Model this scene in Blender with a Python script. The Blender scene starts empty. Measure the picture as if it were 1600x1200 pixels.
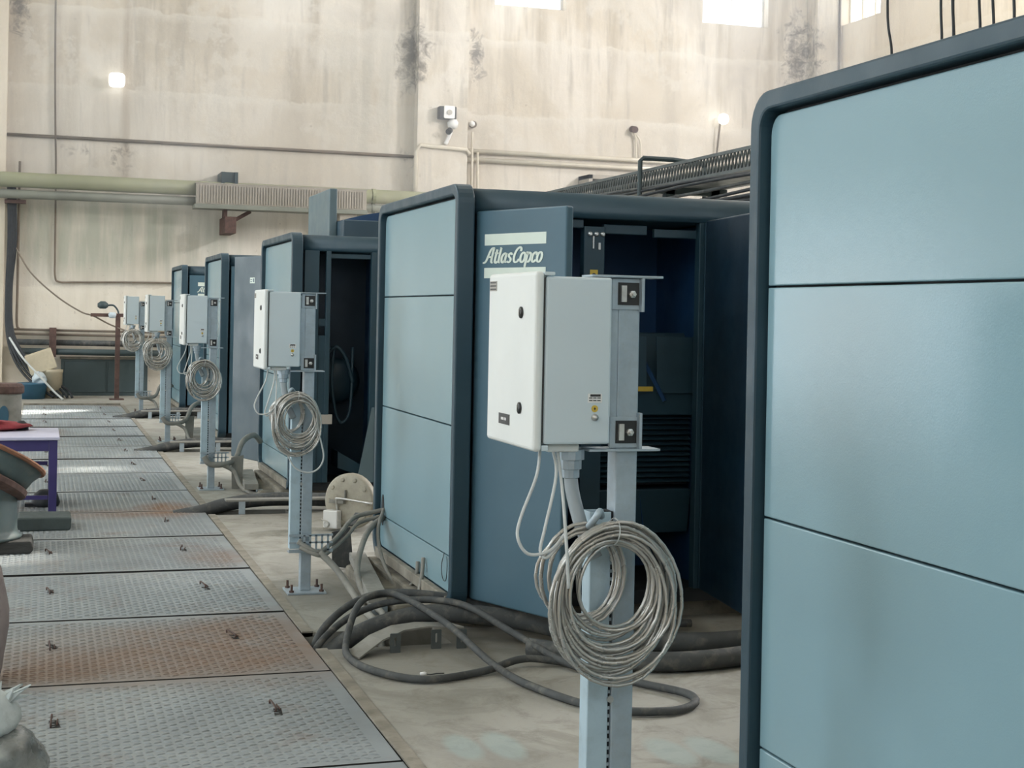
import bpy, math, random
from mathutils import Vector, Matrix
R = math.radians
PI = math.pi
random.seed(7)
SC = bpy.context.scene
COL = SC.collection

# ------------------------------------------------------------------ camera
YAW = math.atan(735 / 2300.0)
ROLL = R(1.1)
cam = bpy.data.cameras.new('camera')
cam_o = bpy.data.objects.new('camera', cam)
COL.objects.link(cam_o)
fw = Vector((math.sin(YAW), math.cos(YAW), 0))
rt = Vector((math.cos(YAW), -math.sin(YAW), 0))
up = Vector((0, 0, 1))
cr_ = rt * math.cos(ROLL) + up * math.sin(ROLL)
cu_ = up * math.cos(ROLL) - rt * math.sin(ROLL)
cam_o.matrix_world = Matrix(((cr_.x, cu_.x, -fw.x, 0), (cr_.y, cu_.y, -fw.y, 0), (cr_.z, cu_.z, -fw.z, 1.6), (0, 0, 0, 1)))
cam.sensor_width = 36
cam.lens = 36 * 2300 / 1600
cam.shift_y = -107.2 / 1600
cam.clip_start = 0.044
cam.dof.use_dof = False
SC.camera = cam_o

# ------------------------------------------------------------------ world, sun, daylight, added fill, exposure
W = bpy.data.worlds.new('world')
SC.world = W
W.use_nodes = True
bg = W.node_tree.nodes['Background']
bg.inputs[0].default_value = (0.80, 0.90, 1.0, 1)
bg.inputs[1].default_value = 4.0

def area(name, loc, rot, sx, sy, power, color):
    l = bpy.data.lights.new(name, 'AREA')
    l.shape = 'RECTANGLE'
    l.size, l.size_y = sx, sy
    l.energy = power
    l.color = color
    o = bpy.data.objects.new(name, l)
    COL.objects.link(o)
    o.location = loc
    o.rotation_euler = rot
    return o

# daylight entering through the five tall windows of the left wall
for k in range(5):
    area('window_and_fill_light', (-8.95, -1.6 + 6.6 * k, 8.6), (0, R(-74), 0), 3.0, 4.4, 150 if k < 3 else (310 if k == 3 else 380), (0.83, 0.95, 1.0))
# and through the open gateway low in that wall, plus an added nearer one as fill
area('gateway_and_fill_light', (-8.95, 22.6, 1.7), (0, R(-90), 0), 3.1, 4.4, 215, (0.95, 0.98, 1.0))
area('gateway_and_fill_light', (-8.95, 7.5, 1.7), (0, R(-90), 0), 3.1, 4.8, 170, (0.86, 0.95, 1.0))  # made-up nearer gateway, added to brighten the end panels from low down
# added fill lamps under the closed ceiling: two dim ones over the machines, a long one by the back wall
for x, y_, sx, sy, p in ((5.0, 4.0, 3.0, 7.0, 90), (5.0, 13.5, 3.0, 7.0, 90), (8.5, 23.6, 14.0, 2.4, 345)):
    area('added_roof_fill', (x, y_, 10.42), (0, 0, 0), sx, sy, p, (0.90, 0.97, 1.0))
# daylight entering through the high windows of the right wall
for y_ in (12.4, 19.6):
    area('window_and_fill_light', (15.9, y_, 8.6), (0, R(62), 0), 1.4, 1.6, 1850, (0.97, 0.97, 1.0))
# added cool fill in two made-up windows of the wall behind the camera
for x in (-4.0, 6.0):
    area('window_and_fill_light', (x, -5.9, 5.6), (R(-90), 0, 0), 5.0, 4.0, 540, (0.72, 0.90, 1.0))
sun = bpy.data.lights.new('sun', 'SUN')
sun.energy = 36
sun.angle = R(2.2)
sun.color = (1.0, 0.93, 0.82)
sun_o = bpy.data.objects.new('sun', sun)
COL.objects.link(sun_o)
sun_o.rotation_euler = Vector((-4.8, -4.5, -8.3)).to_track_quat('-Z', 'Y').to_euler()

vs = SC.view_settings
vs.view_transform = 'Standard'
vs.look = 'None'
vs.gamma = 1
vs.use_curve_mapping = False
vs.exposure = -0.09

# ------------------------------------------------------------------ materials
def nmat(name):
    m = bpy.data.materials.new(name)
    m.use_nodes = True
    nt = m.node_tree
    return m, nt, nt.nodes['Principled BSDF']

def ramp(nt, fac, stops):
    n = nt.nodes.new('ShaderNodeValToRGB')
    cr = n.color_ramp
    while len(cr.elements) < len(stops):
        cr.elements.new(0.5)
    for e, (p, c) in zip(cr.elements, stops):
        e.position = p
        e.color = (c[0], c[1], c[2], 1)
    nt.links.new(fac, n.inputs[0])
    return n.outputs[0]

def noise(nt, vec, scale, detail=4, rough=0.55, dist=0):
    n = nt.nodes.new('ShaderNodeTexNoise')
    n.inputs['Scale'].default_value = scale
    n.inputs['Detail'].default_value = detail
    n.inputs['Roughness'].default_value = rough
    n.inputs['Distortion'].default_value = dist
    nt.links.new(vec, n.inputs['Vector'])
    return n.outputs['Fac']

def coords(nt, kind='Object', scale=(1, 1, 1)):
    if kind == 'World':
        o = nt.nodes.new('ShaderNodeNewGeometry').outputs['Position']
    else:
        o = nt.nodes.new('ShaderNodeTexCoord').outputs[kind]
    if scale != (1, 1, 1):
        mp = nt.nodes.new('ShaderNodeMapping')
        mp.inputs['Scale'].default_value = scale
        nt.links.new(o, mp.inputs[0])
        o = mp.outputs[0]
    return o

def mix(nt, fac, a, b, mode='MIX'):
    n = nt.nodes.new('ShaderNodeMix')
    n.data_type = 'RGBA'
    n.blend_type = mode
    for s, v in ((n.inputs[0], fac), (n.inputs[6], a), (n.inputs[7], b)):
        if isinstance(v, (int, float)):
            s.default_value = v
        elif isinstance(v, tuple):
            s.default_value = (v[0], v[1], v[2], 1)
        else:
            nt.links.new(v, s)
    return n.outputs[2]

def math_(nt, op, a, b=0.0, clamp=False):
    n = nt.nodes.new('ShaderNodeMath')
    n.operation = op
    n.use_clamp = clamp
    for s, v in ((n.inputs[0], a), (n.inputs[1], b)):
        if isinstance(v, (int, float)):
            s.default_value = v
        else:
            nt.links.new(v, s)
    return n.outputs[0]

def bump(nt, bsdf, h, strength=0.2, dist=0.01):
    b = nt.nodes.new('ShaderNodeBump')
    b.inputs['Strength'].default_value = strength
    b.inputs['Distance'].default_value = dist
    nt.links.new(h, b.inputs['Height'])
    nt.links.new(b.outputs[0], bsdf.inputs['Normal'])

def mat(name, c, rough=0.5, metal=0.0, var=0.15, scale=3.0, dirt=None, dirt_amt=0.4, bmp=0.0, bscale=60, kind='Object', spec=0.5, stretch=(1, 1, 1), rvar=0.1):
    m, nt, b = nmat(name)
    v = coords(nt, kind, stretch)
    n = noise(nt, v, scale, 5)
    lo = tuple(x * (1 - var) for x in c)
    hi = tuple(min(1, x * (1 + var)) for x in c)
    col = ramp(nt, n, [(0.3, lo), (0.7, hi)])
    if dirt:
        n2 = noise(nt, v, scale * 2.3, 6, 0.65, 0.4)
        f = ramp(nt, n2, [(0.5, (0, 0, 0)), (0.75, (dirt_amt,) * 3)])
        col = mix(nt, f, col, dirt)
    nt.links.new(col, b.inputs['Base Color'])
    r = ramp(nt, noise(nt, v, scale * 1.7, 4), [(0.3, (max(0, rough - rvar),) * 3), (0.7, (min(1, rough + rvar),) * 3)])
    nt.links.new(r, b.inputs['Roughness'])
    b.inputs['Metallic'].default_value = metal
    b.inputs['Specular IOR Level'].default_value = spec
    if bmp:
        bump(nt, b, noise(nt, v, bscale, 3), bmp)
    return m

def emit(name, c, s):
    m, nt, b = nmat(name)
    n = noise(nt, coords(nt), 5)
    nt.links.new(ramp(nt, n, [(0.0, c), (1.0, c)]), b.inputs['Emission Color'])
    b.inputs['Emission Strength'].default_value = s
    b.inputs['Base Color'].default_value = (0.8, 0.8, 0.8, 1)
    return m

M = {}
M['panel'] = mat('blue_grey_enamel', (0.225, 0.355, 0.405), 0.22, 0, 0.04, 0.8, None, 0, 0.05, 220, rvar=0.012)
M['frame'] = mat('slate_enamel', (0.022, 0.054, 0.076), 0.45, 0, 0.08, 3, (0.055, 0.085, 0.105), 0.15, 0.03, 200)
M['body'] = mat('dark_blue_enamel', (0.028, 0.062, 0.090), 0.42, 0, 0.08, 2, None, 0, 0.03, 200)
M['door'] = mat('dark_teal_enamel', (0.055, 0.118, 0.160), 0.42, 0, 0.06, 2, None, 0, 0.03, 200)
M['greydoor'] = mat('grey_blue_enamel', (0.115, 0.168, 0.188), 0.45, 0, 0.06, 2, None, 0, 0.03, 200)
M['slatedoor'] = mat('slate_grey_enamel', (0.044, 0.078, 0.098), 0.45, 0, 0.06, 2)
M['inside'] = mat('hazy_navy_interior', (0.010, 0.050, 0.13), 0.5, 0, 0.2, 3)  # dark blue lining with the bluish haze of the opening put into its colour
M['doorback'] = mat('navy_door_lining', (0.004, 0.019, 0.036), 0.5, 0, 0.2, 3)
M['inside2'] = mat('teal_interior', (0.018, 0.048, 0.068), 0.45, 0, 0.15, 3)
M['gap'] = mat('near_black_gap', (0.010, 0.013, 0.016), 0.7)  # near-black for gaps, holes, backings and base frames
M['galv'] = mat('galvanised_steel', (0.37, 0.44, 0.49), 0.45, 0.35, 0.12, 14, (0.30, 0.29, 0.26), 0.3, 0.05, 120)
M['paintpost'] = mat('pale_blue_grey_paint', (0.39, 0.50, 0.56), 0.5, 0.0, 0.08, 8, (0.22, 0.24, 0.24), 0.3, 0.05, 120)
M['box'] = mat('light_grey_enamel', (0.55, 0.63, 0.665), 0.42, 0, 0.03, 2, None, 0, 0.02, 300)
M['boxdoor'] = mat('off_white_enamel', (0.70, 0.72, 0.70), 0.42, 0, 0.03, 2, (0.5, 0.5, 0.47), 0.12, 0.02, 300)
M['zinc'] = mat('zinc_plated', (0.55, 0.55, 0.53), 0.35, 0.7, 0.2, 30)
M['black'] = mat('black_plastic', (0.018, 0.019, 0.02), 0.4)
M['cable'] = mat('grey_sheathed_cable', (0.46, 0.45, 0.42), 0.27, 0.55, 0.15, 6, (0.30, 0.28, 0.25), 0.25)
M['cablelight'] = mat('pale_grey_cable', (0.50, 0.52, 0.51), 0.45, 0, 0.1, 10)
M['conduit'] = mat('grey_flexible_conduit', (0.30, 0.34, 0.36), 0.55, 0, 0.1, 10)
M['rubber'] = mat('dusty_black_rubber', (0.060, 0.065, 0.066), 0.75, 0, 0.3, 6, (0.20, 0.19, 0.16), 0.7)
M['darkcable'] = mat('black_cable', (0.018, 0.022, 0.026), 0.6, 0, 0.2, 6)
M['dust'] = mat('dusty_grey_conduit', (0.24, 0.235, 0.21), 0.75, 0, 0.2, 6, (0.12, 0.115, 0.10), 0.5)
M['greenpipe'] = mat('olive_green_paint', (0.27, 0.28, 0.17), 0.5, 0, 0.15, 1.5, (0.36, 0.34, 0.27), 0.4)
M['greypipe'] = mat('grey_green_paint', (0.19, 0.20, 0.165), 0.55, 0, 0.2, 1.5)
M['tancover'] = mat('tan_painted_sheet', (0.34, 0.31, 0.26), 0.6, 0, 0.1, 3, (0.24, 0.20, 0.16), 0.4)
M['rustbrown'] = mat('brown_rusted_steel', (0.085, 0.050, 0.042), 0.75, 0.1, 0.3, 12, (0.17, 0.09, 0.06), 0.4)
M['rust'] = mat('orange_rust', (0.20, 0.095, 0.055), 0.85, 0.1, 0.3, 12)
M['cream'] = mat('cream_paint', (0.50, 0.44, 0.32), 0.6, 0, 0.1, 3, (0.30, 0.25, 0.18), 0.4)
M['white'] = mat('white_plastic', (0.75, 0.75, 0.73), 0.4, 0, 0.04)
M['stripe'] = mat('pale_green_white_decal', (0.62, 0.69, 0.62), 0.5, 0, 0.05, 6)
M['purple'] = mat('violet_paint', (0.038, 0.030, 0.135), 0.5, 0, 0.15, 5)
M['tabletop'] = mat('pale_lilac_laminate', (0.52, 0.52, 0.66), 0.4, 0, 0.05, 3)
M['red'] = mat('dusty_red_cloth', (0.25, 0.035, 0.045), 0.9, 0, 0.25, 10)
M['sack'] = mat('pale_woven_plastic', (0.42, 0.47, 0.47), 0.6, 0, 0.25, 7, (0.20, 0.21, 0.21), 0.5, 0.3, 25)
M['sackpink'] = mat('pinkish_woven_plastic', (0.34, 0.29, 0.29), 0.65, 0, 0.2, 6, (0.14, 0.08, 0.09), 0.5, 0.3, 25)
M['film'] = mat('cloudy_plastic_film', (0.20, 0.215, 0.21), 0.3, 0, 0.55, 9, (0.40, 0.41, 0.39), 0.5, 0.5, 18)
M['valve'] = mat('grey_green_casting', (0.080, 0.115, 0.118), 0.5, 0, 0.15, 5, (0.17, 0.15, 0.12), 0.4)
M['wood'] = mat('dark_weathered_timber', (0.035, 0.036, 0.034), 0.8, 0, 0.3, 5, None, 0, 0.4, 30, stretch=(1, 6, 6))
M['block'] = mat('grey_green_timber', (0.060, 0.078, 0.076), 0.8, 0, 0.2, 6, None, 0, 0.3, 30)
M['blue'] = mat('blue_plastic', (0.03, 0.10, 0.16), 0.35)
M['bagwhite'] = mat('white_film', (0.5, 0.58, 0.62), 0.35)
M['flange'] = mat('tan_grey_casting', (0.37, 0.345, 0.28), 0.6, 0.1, 0.15, 12, (0.20, 0.18, 0.14), 0.45)
M['sheet'] = mat('dark_slate_sheet', (0.040, 0.062, 0.066), 0.5, 0, 0.15, 2)
M['yellow'] = mat('yellow_label', (0.60, 0.42, 0.06), 0.5, 0, 0.1, 20)
M['paletag'] = mat('pale_tag', (0.38, 0.36, 0.32), 0.6)
M['concrete_edge'] = mat('stained_concrete', (0.20, 0.185, 0.15), 0.9, 0, 0.35, 5, (0.07, 0.062, 0.05), 0.7, 0.6, 22)
M['dirtrail'] = mat('dust_covered_rail', (0.24, 0.22, 0.18), 0.85, 0, 0.3, 7, (0.10, 0.09, 0.07), 0.5)
M['wire'] = mat('brown_conduit', (0.16, 0.13, 0.10), 0.7, 0, 0.2, 4)
M['creampipe'] = mat('cream_conduit', (0.60, 0.55, 0.45), 0.6, 0, 0.1, 4)
M['lamp'] = emit('lit_lamp_glass', (1.0, 0.98, 0.92), 5)
M['mesh'] = mat('dark_galvanised_mesh', (0.10, 0.115, 0.115), 0.5, 0.3, 0.2, 6)
M['earth'] = mat('trench_earth_and_seam_shade', (0.02, 0.02, 0.018), 0.95, 0, 0.3, 8)

def plaster(name, seed):
    m, nt, b = nmat(name)
    v = coords(nt, 'World')
    mp = nt.nodes.new('ShaderNodeMapping')
    mp.inputs['Location'].default_value = (seed, seed * 0.7, 0)
    nt.links.new(v, mp.inputs[0])
    v2 = mp.outputs[0]
    st = nt.nodes.new('ShaderNodeMapping')
    st.inputs['Scale'].default_value = (1, 1, 0.10)
    nt.links.new(v2, st.inputs[0])
    big = noise(nt, v2, 0.35, 6, 0.6, 0.6)
    col = ramp(nt, big, [(0.30, (0.47, 0.405, 0.305)), (0.46, (0.615, 0.545, 0.435)), (0.56, (0.720, 0.665, 0.575)), (0.72, (0.56, 0.515, 0.45))])
    # vertical trowel / run-off streaks
    s1 = noise(nt, st.outputs[0], 2.2, 6, 0.6, 0.2)
    col = mix(nt, ramp(nt, s1, [(0.46, (0, 0, 0)), (0.66, (0.75,) * 3)]), col, (0.40, 0.345, 0.26))
    s2 = noise(nt, st.outputs[0], 6.0, 4, 0.6, 0.1)
    col = mix(nt, ramp(nt, s2, [(0.54, (0, 0, 0)), (0.70, (0.60,) * 3)]), col, (0.34, 0.31, 0.26))
    # patches of newer plaster with sharp edges
    p = noise(nt, v2, 0.55, 7, 0.72, 0.0)
    col = mix(nt, ramp(nt, p, [(0.53, (0, 0, 0)), (0.545, (0.42,) * 3)]), col, (0.70, 0.66, 0.58))
    # pour lines: a ragged lighter edge part way up and a paler band near the floor
    sx = nt.nodes.new('ShaderNodeSeparateXYZ')
    nt.links.new(v, sx.inputs[0])
    rag = noise(nt, v2, 0.9, 8, 0.75, 0.3)
    for z0, amp, cc, a_lo in ((5.62, 0.55, (0.66, 0.63, 0.57), 0.28), (2.0, 0.5, (0.73, 0.67, 0.54), 0.45), (7.1, 0.5, (0.60, 0.57, 0.52), 0.25)):
        d_ = math_(nt, 'SUBTRACT', math_(nt, 'ADD', z0 - amp / 2, math_(nt, 'MULTIPLY', rag, amp)), sx.outputs['Z'])
        below = math_(nt, 'MULTIPLY', d_, 60.0, True)
        line = math_(nt, 'MULTIPLY', below, math_(nt, 'SUBTRACT', 1.0, math_(nt, 'MULTIPLY', d_, 5.0, True), True))
        col = mix(nt, math_(nt, 'MULTIPLY', below, a_lo), col, cc)
        col = mix(nt, math_(nt, 'MULTIPLY', line, 0.45), col, (0.76, 0.72, 0.63))
    # small dark specks
    sp = noise(nt, v2, 9, 5, 0.7)
    col = mix(nt, ramp(nt, sp, [(0.63, (0, 0, 0)), (0.72, (0.7,) * 3)]), col, (0.22, 0.18, 0.14))
    return m, nt, b, v, v2, st.outputs[0], col

def blob(nt, v, c, sc, r0, r1):
    """soft mask around world point c, axes scaled by sc"""
    mp = nt.nodes.new('ShaderNodeMapping')
    mp.inputs['Location'].default_value = tuple(-a * s for a, s in zip(c, sc))
    mp.inputs['Scale'].default_value = sc
    nt.links.new(v, mp.inputs[0])
    ln = nt.nodes.new('ShaderNodeVectorMath')
    ln.operation = 'LENGTH'
    nt.links.new(mp.outputs[0], ln.inputs[0])
    mr = nt.nodes.new('ShaderNodeMapRange')
    mr.inputs[1].default_value = r0
    mr.inputs[2].default_value = r1
    mr.inputs[3].default_value = 1
    mr.inputs[4].default_value = 0
    nt.links.new(ln.outputs['Value'], mr.inputs[0])
    return mr.outputs[0]

m, nt, b, v, v2, st, col = plaster('stained_cream_plaster', 0.0)
mold = noise(nt, v2, 4.5, 9, 0.78, 0.6)
for c, sc, r0, r1, s in [((6.75, 28, 6.6), (1.3, 0.05, 0.55), 0.0, 0.95, 1.0), ((8.1, 28, 6.7), (1.6, 0.05, 0.7), 0.1, 0.8, 0.8), ((15.2, 28, 7.2), (1.2, 0.05, 0.5), 0.1, 1.0, 0.9),
                        ((-0.5, 28, 7.0), (2.2, 0.05, 0.8), 0.1, 0.9, 0.9), ((1.35, 28, 4.4), (1.6, 0.05, 1.0), 0.1, 0.9, 0.75), ((0.6, 28, 4.5), (0.7, 0.05, 2.0), 0.1, 0.8, 0.6), ((6.7, 28, 4.6), (2.0, 0.05, 1.2), 0.0, 0.8, 0.7)]:
    f = math_(nt, 'MULTIPLY', blob(nt, v, c, sc, r0, r1), s)
    f = math_(nt, 'ADD', math_(nt, 'MULTIPLY', f, 0.42), math_(nt, 'SUBTRACT', mold, 0.74))
    f = math_(nt, 'MULTIPLY', f, 6.0, True)
    f = math_(nt, 'MULTIPLY', f, 0.85)
    col = mix(nt, f, col, (0.13, 0.115, 0.10))
# the long brown run below the left lamp and the greyer patches beside the ducts
for c, sc, r0, r1, cc, s in [((1.42, 28, 6.4), (9, 0.05, 0.35), 0.2, 1.0, (0.33, 0.26, 0.19), 0.6), ((1.38, 28, 4.2), (7, 0.05, 0.7), 0.2, 1.0, (0.30, 0.25, 0.19), 0.6), ((6.0, 28, 5.6), (0.9, 0.05, 0.45), 0.3, 1.1, (0.47, 0.45, 0.39), 0.7),
                             ((0.9, 28, 2.95), (0.30, 0.05, 1.0), 0.5, 1.05, (0.36, 0.37, 0.305), 0.85)]:
    f = math_(nt, 'MULTIPLY', blob(nt, v, c, sc, r0, r1), s)
    f = math_(nt, 'MULTIPLY', f, ramp(nt, noise(nt, st, 5, 5), [(0.35, (0.2,) * 3), (0.6, (1, 1, 1))]))
    col = mix(nt, f, col, cc)
nt.links.new(col, b.inputs['Base Color'])
b.inputs['Roughness'].default_value = 0.9
b.inputs['Specular IOR Level'].default_value = 0.2
bump(nt, b, noise(nt, v2, 3, 8, 0.7), 0.25, 0.05)
M['plaster'] = m
m, nt, b, v, v2, st, col = plaster('cream_plaster', 13.0)
col = mix(nt, 0.55, col, (0.70, 0.60, 0.46))
nt.links.new(col, b.inputs['Base Color'])
b.inputs['Roughness'].default_value = 0.9
M['plaster2'] = m

# concrete floor
MARKS = [((1.515, 5.235, 0), (14, 5.5, 1), 0.7, 1.05), ((1.665, 5.215, 0), (13, 5, 1), 0.7, 1.05), ((2.24, 4.99, 0), (12, 5, 1), 0.7, 1.05), ((2.40, 4.97, 0), (12, 5, 1), 0.7, 1.05)]
m, nt, b = nmat('dusty_concrete')
v = coords(nt, 'World')
n1 = noise(nt, v, 0.9, 7, 0.6, 0.8)
col = ramp(nt, n1, [(0.28, (0.235, 0.228, 0.20)), (0.5, (0.33, 0.322, 0.285)), (0.7, (0.40, 0.392, 0.35))])
n2 = noise(nt, v, 5, 6, 0.7, 0.5)
col = mix(nt, ramp(nt, n2, [(0.52, (0, 0, 0)), (0.70, (0.55,) * 3)]), col, (0.15, 0.135, 0.105))
n3 = noise(nt, v, 2.1, 8, 0.7, 1.2)
col = mix(nt, ramp(nt, n3, [(0.50, (0, 0, 0)), (0.62, (0.5,) * 3)]), col, (0.19, 0.18, 0.145))
for c, sc, r0, r1 in [((2.3, 6.75, 0), (0.7, 1.6, 1), 0.3, 1.1), ((1.7, 8.2, 0), (1.2, 0.6, 1), 0.3, 1.1), ((2.0, 11.6, 0), (0.8, 1.4, 1), 0.3, 1.1)]:
    f = math_(nt, 'MULTIPLY', blob(nt, v, c, sc, r0, r1), ramp(nt, n3, [(0.3, (0.35,) * 3), (0.65, (0.9,) * 3)]))
    col = mix(nt, math_(nt, 'MULTIPLY', f, 0.6), col, (0.14, 0.13, 0.105))
for c, sc, r0, r1 in MARKS:
    f = math_(nt, 'MULTIPLY', blob(nt, v, c, sc, r0, r1), 0.35)
    col = mix(nt, f, col, (0.32, 0.45, 0.45))
nt.links.new(col, b.inputs['Base Color'])
b.inputs['Roughness'].default_value = 0.75
bump(nt, b, noise(nt, v, 14, 7, 0.7), 0.3, 0.01)
M['concrete'] = m

# checker plate steel: grey with rust where the photograph shows it
m, nt, b = nmat('worn_checker_plate_steel')
v = coords(nt, 'World')
oi = nt.nodes.new('ShaderNodeObjectInfo')
n1 = noise(nt, v, 1.3, 6, 0.6, 0.5)
col = ramp(nt, n1, [(0.3, (0.235, 0.26, 0.27)), (0.55, (0.295, 0.325, 0.335)), (0.75, (0.36, 0.385, 0.385))])
rn = noise(nt, v, 2.6, 7, 0.68, 0.7)
rb = ramp(nt, rn, [(0.55, (0, 0, 0)), (0.74, (0.5,) * 3)])
col = mix(nt, rb, col, (0.20, 0.125, 0.085))
for c, sc, r0, r1, s in [((0.95, 7.0, 0), (1.0, 1.1, 1), 0.3, 1.0, 0.75), ((0.15, 6.75, 0), (1.2, 2.2, 1), 0.2, 1.0, 0.8), ((0.5, 7.05, 0), (0.8, 1.45, 1), 0.6, 1.1, 0.45), ((1.15, 7.6, 0), (2, 2.4, 1), 0.2, 1.0, 0.5), ((1.0, 12.0, 0), (3.2, 1.6, 1), 0.3, 1.0, 1.0),
                         ((0.55, 11.8, 0), (1.5, 2.6, 1), 0.3, 1.0, 0.7), ((0.0, 19.5, 0), (2.5, 0.9, 1), 0.3, 1.0, 0.7), ((1.1, 9.6, 0), (3, 1.9, 1), 0.3, 1.0, 0.6), ((1.2, 25.3, 0), (1.6, 1.2, 1), 0.3, 1.0, 0.9)]:
    f = blob(nt, v, c, sc, r0, r1)
    f = math_(nt, 'MULTIPLY', f, ramp(nt, rn, [(0.25, (0.35,) * 3), (0.6, (1, 1, 1))]))
    f = math_(nt, 'MULTIPLY', f, s)
    col = mix(nt, f, col, (0.225, 0.143, 0.095))
nt.links.new(col, b.inputs['Base Color'])
b.inputs['Metallic'].default_value = 0.25
nt.links.new(ramp(nt, noise(nt, v, 3, 5), [(0.3, (0.46,) * 3), (0.7, (0.66,) * 3)]), b.inputs['Roughness'])
bump(nt, b, noise(nt, v, 40, 4), 0.15, 0.004)
M['plate'] = m

# ------------------------------------------------------------------ mesh helpers
class MB:
    def __init__(s):
        s.v, s.f = [], []

    def add(s, vs, fs):
        o = len(s.v)
        s.v += [tuple(x) for x in vs]
        s.f += [tuple(i + o for i in f) for f in fs]
        return s

    def box(s, x0, x1, y0, y1, z0, z1, rot=None, c=None):
        vs = [Vector(p) for p in ((x0, y0, z0), (x1, y0, z0), (x1, y1, z0), (x0, y1, z0), (x0, y0, z1), (x1, y0, z1), (x1, y1, z1), (x0, y1, z1))]
        if rot is not None:
            c = Vector(c) if c is not None else Vector(((x0 + x1) / 2, (y0 + y1) / 2, (z0 + z1) / 2))
            vs = [rot @ (p - c) + c for p in vs]
        return s.add(vs, [(0, 3, 2, 1), (4, 5, 6, 7), (0, 1, 5, 4), (1, 2, 6, 5), (2, 3, 7, 6), (3, 0, 4, 7)])

    def bar(s, a, b_, w, h, upv=(0, 0, 1)):
        """rectangular bar from a to b_"""
        a, b_ = Vector(a), Vector(b_)
        d = (b_ - a).normalized()
        u = Vector(upv)
        x = d.cross(u)
        if x.length < 1e-4:
            x = d.cross(Vector((1, 0, 0)))
        x.normalize()
        y = x.cross(d)
        vs = []
        for p in (a, b_):
            for sx, sy in ((-1, -1), (1, -1), (1, 1), (-1, 1)):
                vs.append(p + x * sx * w / 2 + y * sy * h / 2)
        return s.add(vs, [(0, 1, 2, 3), (7, 6, 5, 4), (0, 4, 5, 1), (1, 5, 6, 2), (2, 6, 7, 3), (3, 7, 4, 0)])

    def tube(s, pts, r, n=8, closed=False, r2=None):
        pts = [Vector(p) for p in pts]
        N = len(pts)
        rings = []
        pu = None
        for i, p in enumerate(pts):
            if closed:
                t = pts[(i + 1) % N] - pts[i - 1]
            else:
                t = pts[min(i + 1, N - 1)] - pts[max(i - 1, 0)]
            t.normalize()
            if pu is None:
                u = t.cross(Vector((0, 0, 1)))
                if u.length < 0.05:
                    u = t.cross(Vector((0, 1, 0)))
            else:
                u = pu - t * pu.dot(t)
            u.normalize()
            pu = u
            w = t.cross(u)
            rr = r if r2 is None else r + (r2 - r) * i / max(1, N - 1)
            rings.append([p + u * rr * math.cos(2 * PI * k / n) + w * rr * math.sin(2 * PI * k / n) for k in range(n)])
        vs = [q for g in rings for q in g]
        fs = []
        for i in range(N if closed else N - 1):
            a, b2 = i * n, ((i + 1) % N) * n
            for k in range(n):
                k2 = (k + 1) % n
                fs.append((a + k, b2 + k, b2 + k2, a + k2))
        if not closed:
            fs.append(tuple(range(n)))
            fs.append(tuple(reversed(range((N - 1) * n, N * n))))
        return s.add(vs, fs)

    def lathe(s, prof, n=24, mtx=None):
        """prof: (radius, height) pairs turned round Z"""
        mtx = mtx or Matrix()
        vs = []
        for r, z in prof:
            for k in range(n):
                vs.append(mtx @ Vector((r * math.cos(2 * PI * k / n), r * math.sin(2 * PI * k / n), z)))
        fs = []
        for i in range(len(prof) - 1):
            for k in range(n):
                k2 = (k + 1) % n
                fs.append((i * n + k, i * n + k2, (i + 1) * n + k2, (i + 1) * n + k))
        fs.append(tuple(reversed(range(n))))
        fs.append(tuple(range((len(prof) - 1) * n, len(prof) * n)))
        return s.add(vs, fs)

    def prism(s, poly, axis, a, b_):
        """polygon given in the other two axes, extruded along axis from a to b_"""
        def P(u, w, t):
            return {'x': (t, u, w), 'y': (u, t, w), 'z': (u, w, t)}[axis]
        n = len(poly)
        vs = [P(u, w, a) for u, w in poly] + [P(u, w, b_) for u, w in poly]
        fs = [tuple(reversed(range(n))), tuple(range(n, 2 * n))] + [(i, (i + 1) % n, n + (i + 1) % n, n + i) for i in range(n)]
        return s.add(vs, fs)

    def ring(s, outer, inner, axis, a, b_):
        def P(u, w, t):
            return {'x': (t, u, w), 'y': (u, t, w), 'z': (u, w, t)}[axis]
        n = len(outer)
        vs = [P(u, w, a) for u, w in outer] + [P(u, w, a) for u, w in inner] + [P(u, w, b_) for u, w in outer] + [P(u, w, b_) for u, w in inner]
        fs = []
        for i in range(n):
            j = (i + 1) % n
            fs += [(i, j, n + j, n + i), (2 * n + i, 3 * n + i, 3 * n + j, 2 * n + j), (i, 2 * n + i, 2 * n + j, j), (n + i, n + j, 3 * n + j, 3 * n + i)]
        return s.add(vs, fs)

    def xf(s, mtx):
        s.v = [tuple(mtx @ Vector(p)) for p in s.v]
        return s

    def mesh(s, name, m, smooth=False):
        import bmesh
        me = bpy.data.meshes.new(name)
        me.from_pydata(s.v, [], s.f)
        bm = bmesh.new()
        bm.from_mesh(me)
        bmesh.ops.recalc_face_normals(bm, faces=bm.faces)
        bm.to_mesh(me)
        bm.free()
        me.materials.append(m)
        if smooth:
            for p in me.polygons:
                p.use_smooth = True
        return me

    def build(s, name, m, parent=None, bevel=0.0, smooth=False, seg=2, loc=None, kind=None, label=None):
        o = bpy.data.objects.new(name, s.mesh(name, m, smooth))
        COL.objects.link(o)
        if parent:
            o.parent = parent
        if loc:
            o.location = loc
        if bevel:
            md = o.modifiers.new('bevel', 'BEVEL')
            md.width = bevel
            md.segments = seg
            md.limit_method = 'ANGLE'
            md.angle_limit = R(35)
            md.harden_normals = False
        if kind:
            o['kind'] = kind
        if label:
            o['label'] = label
        return o

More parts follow.
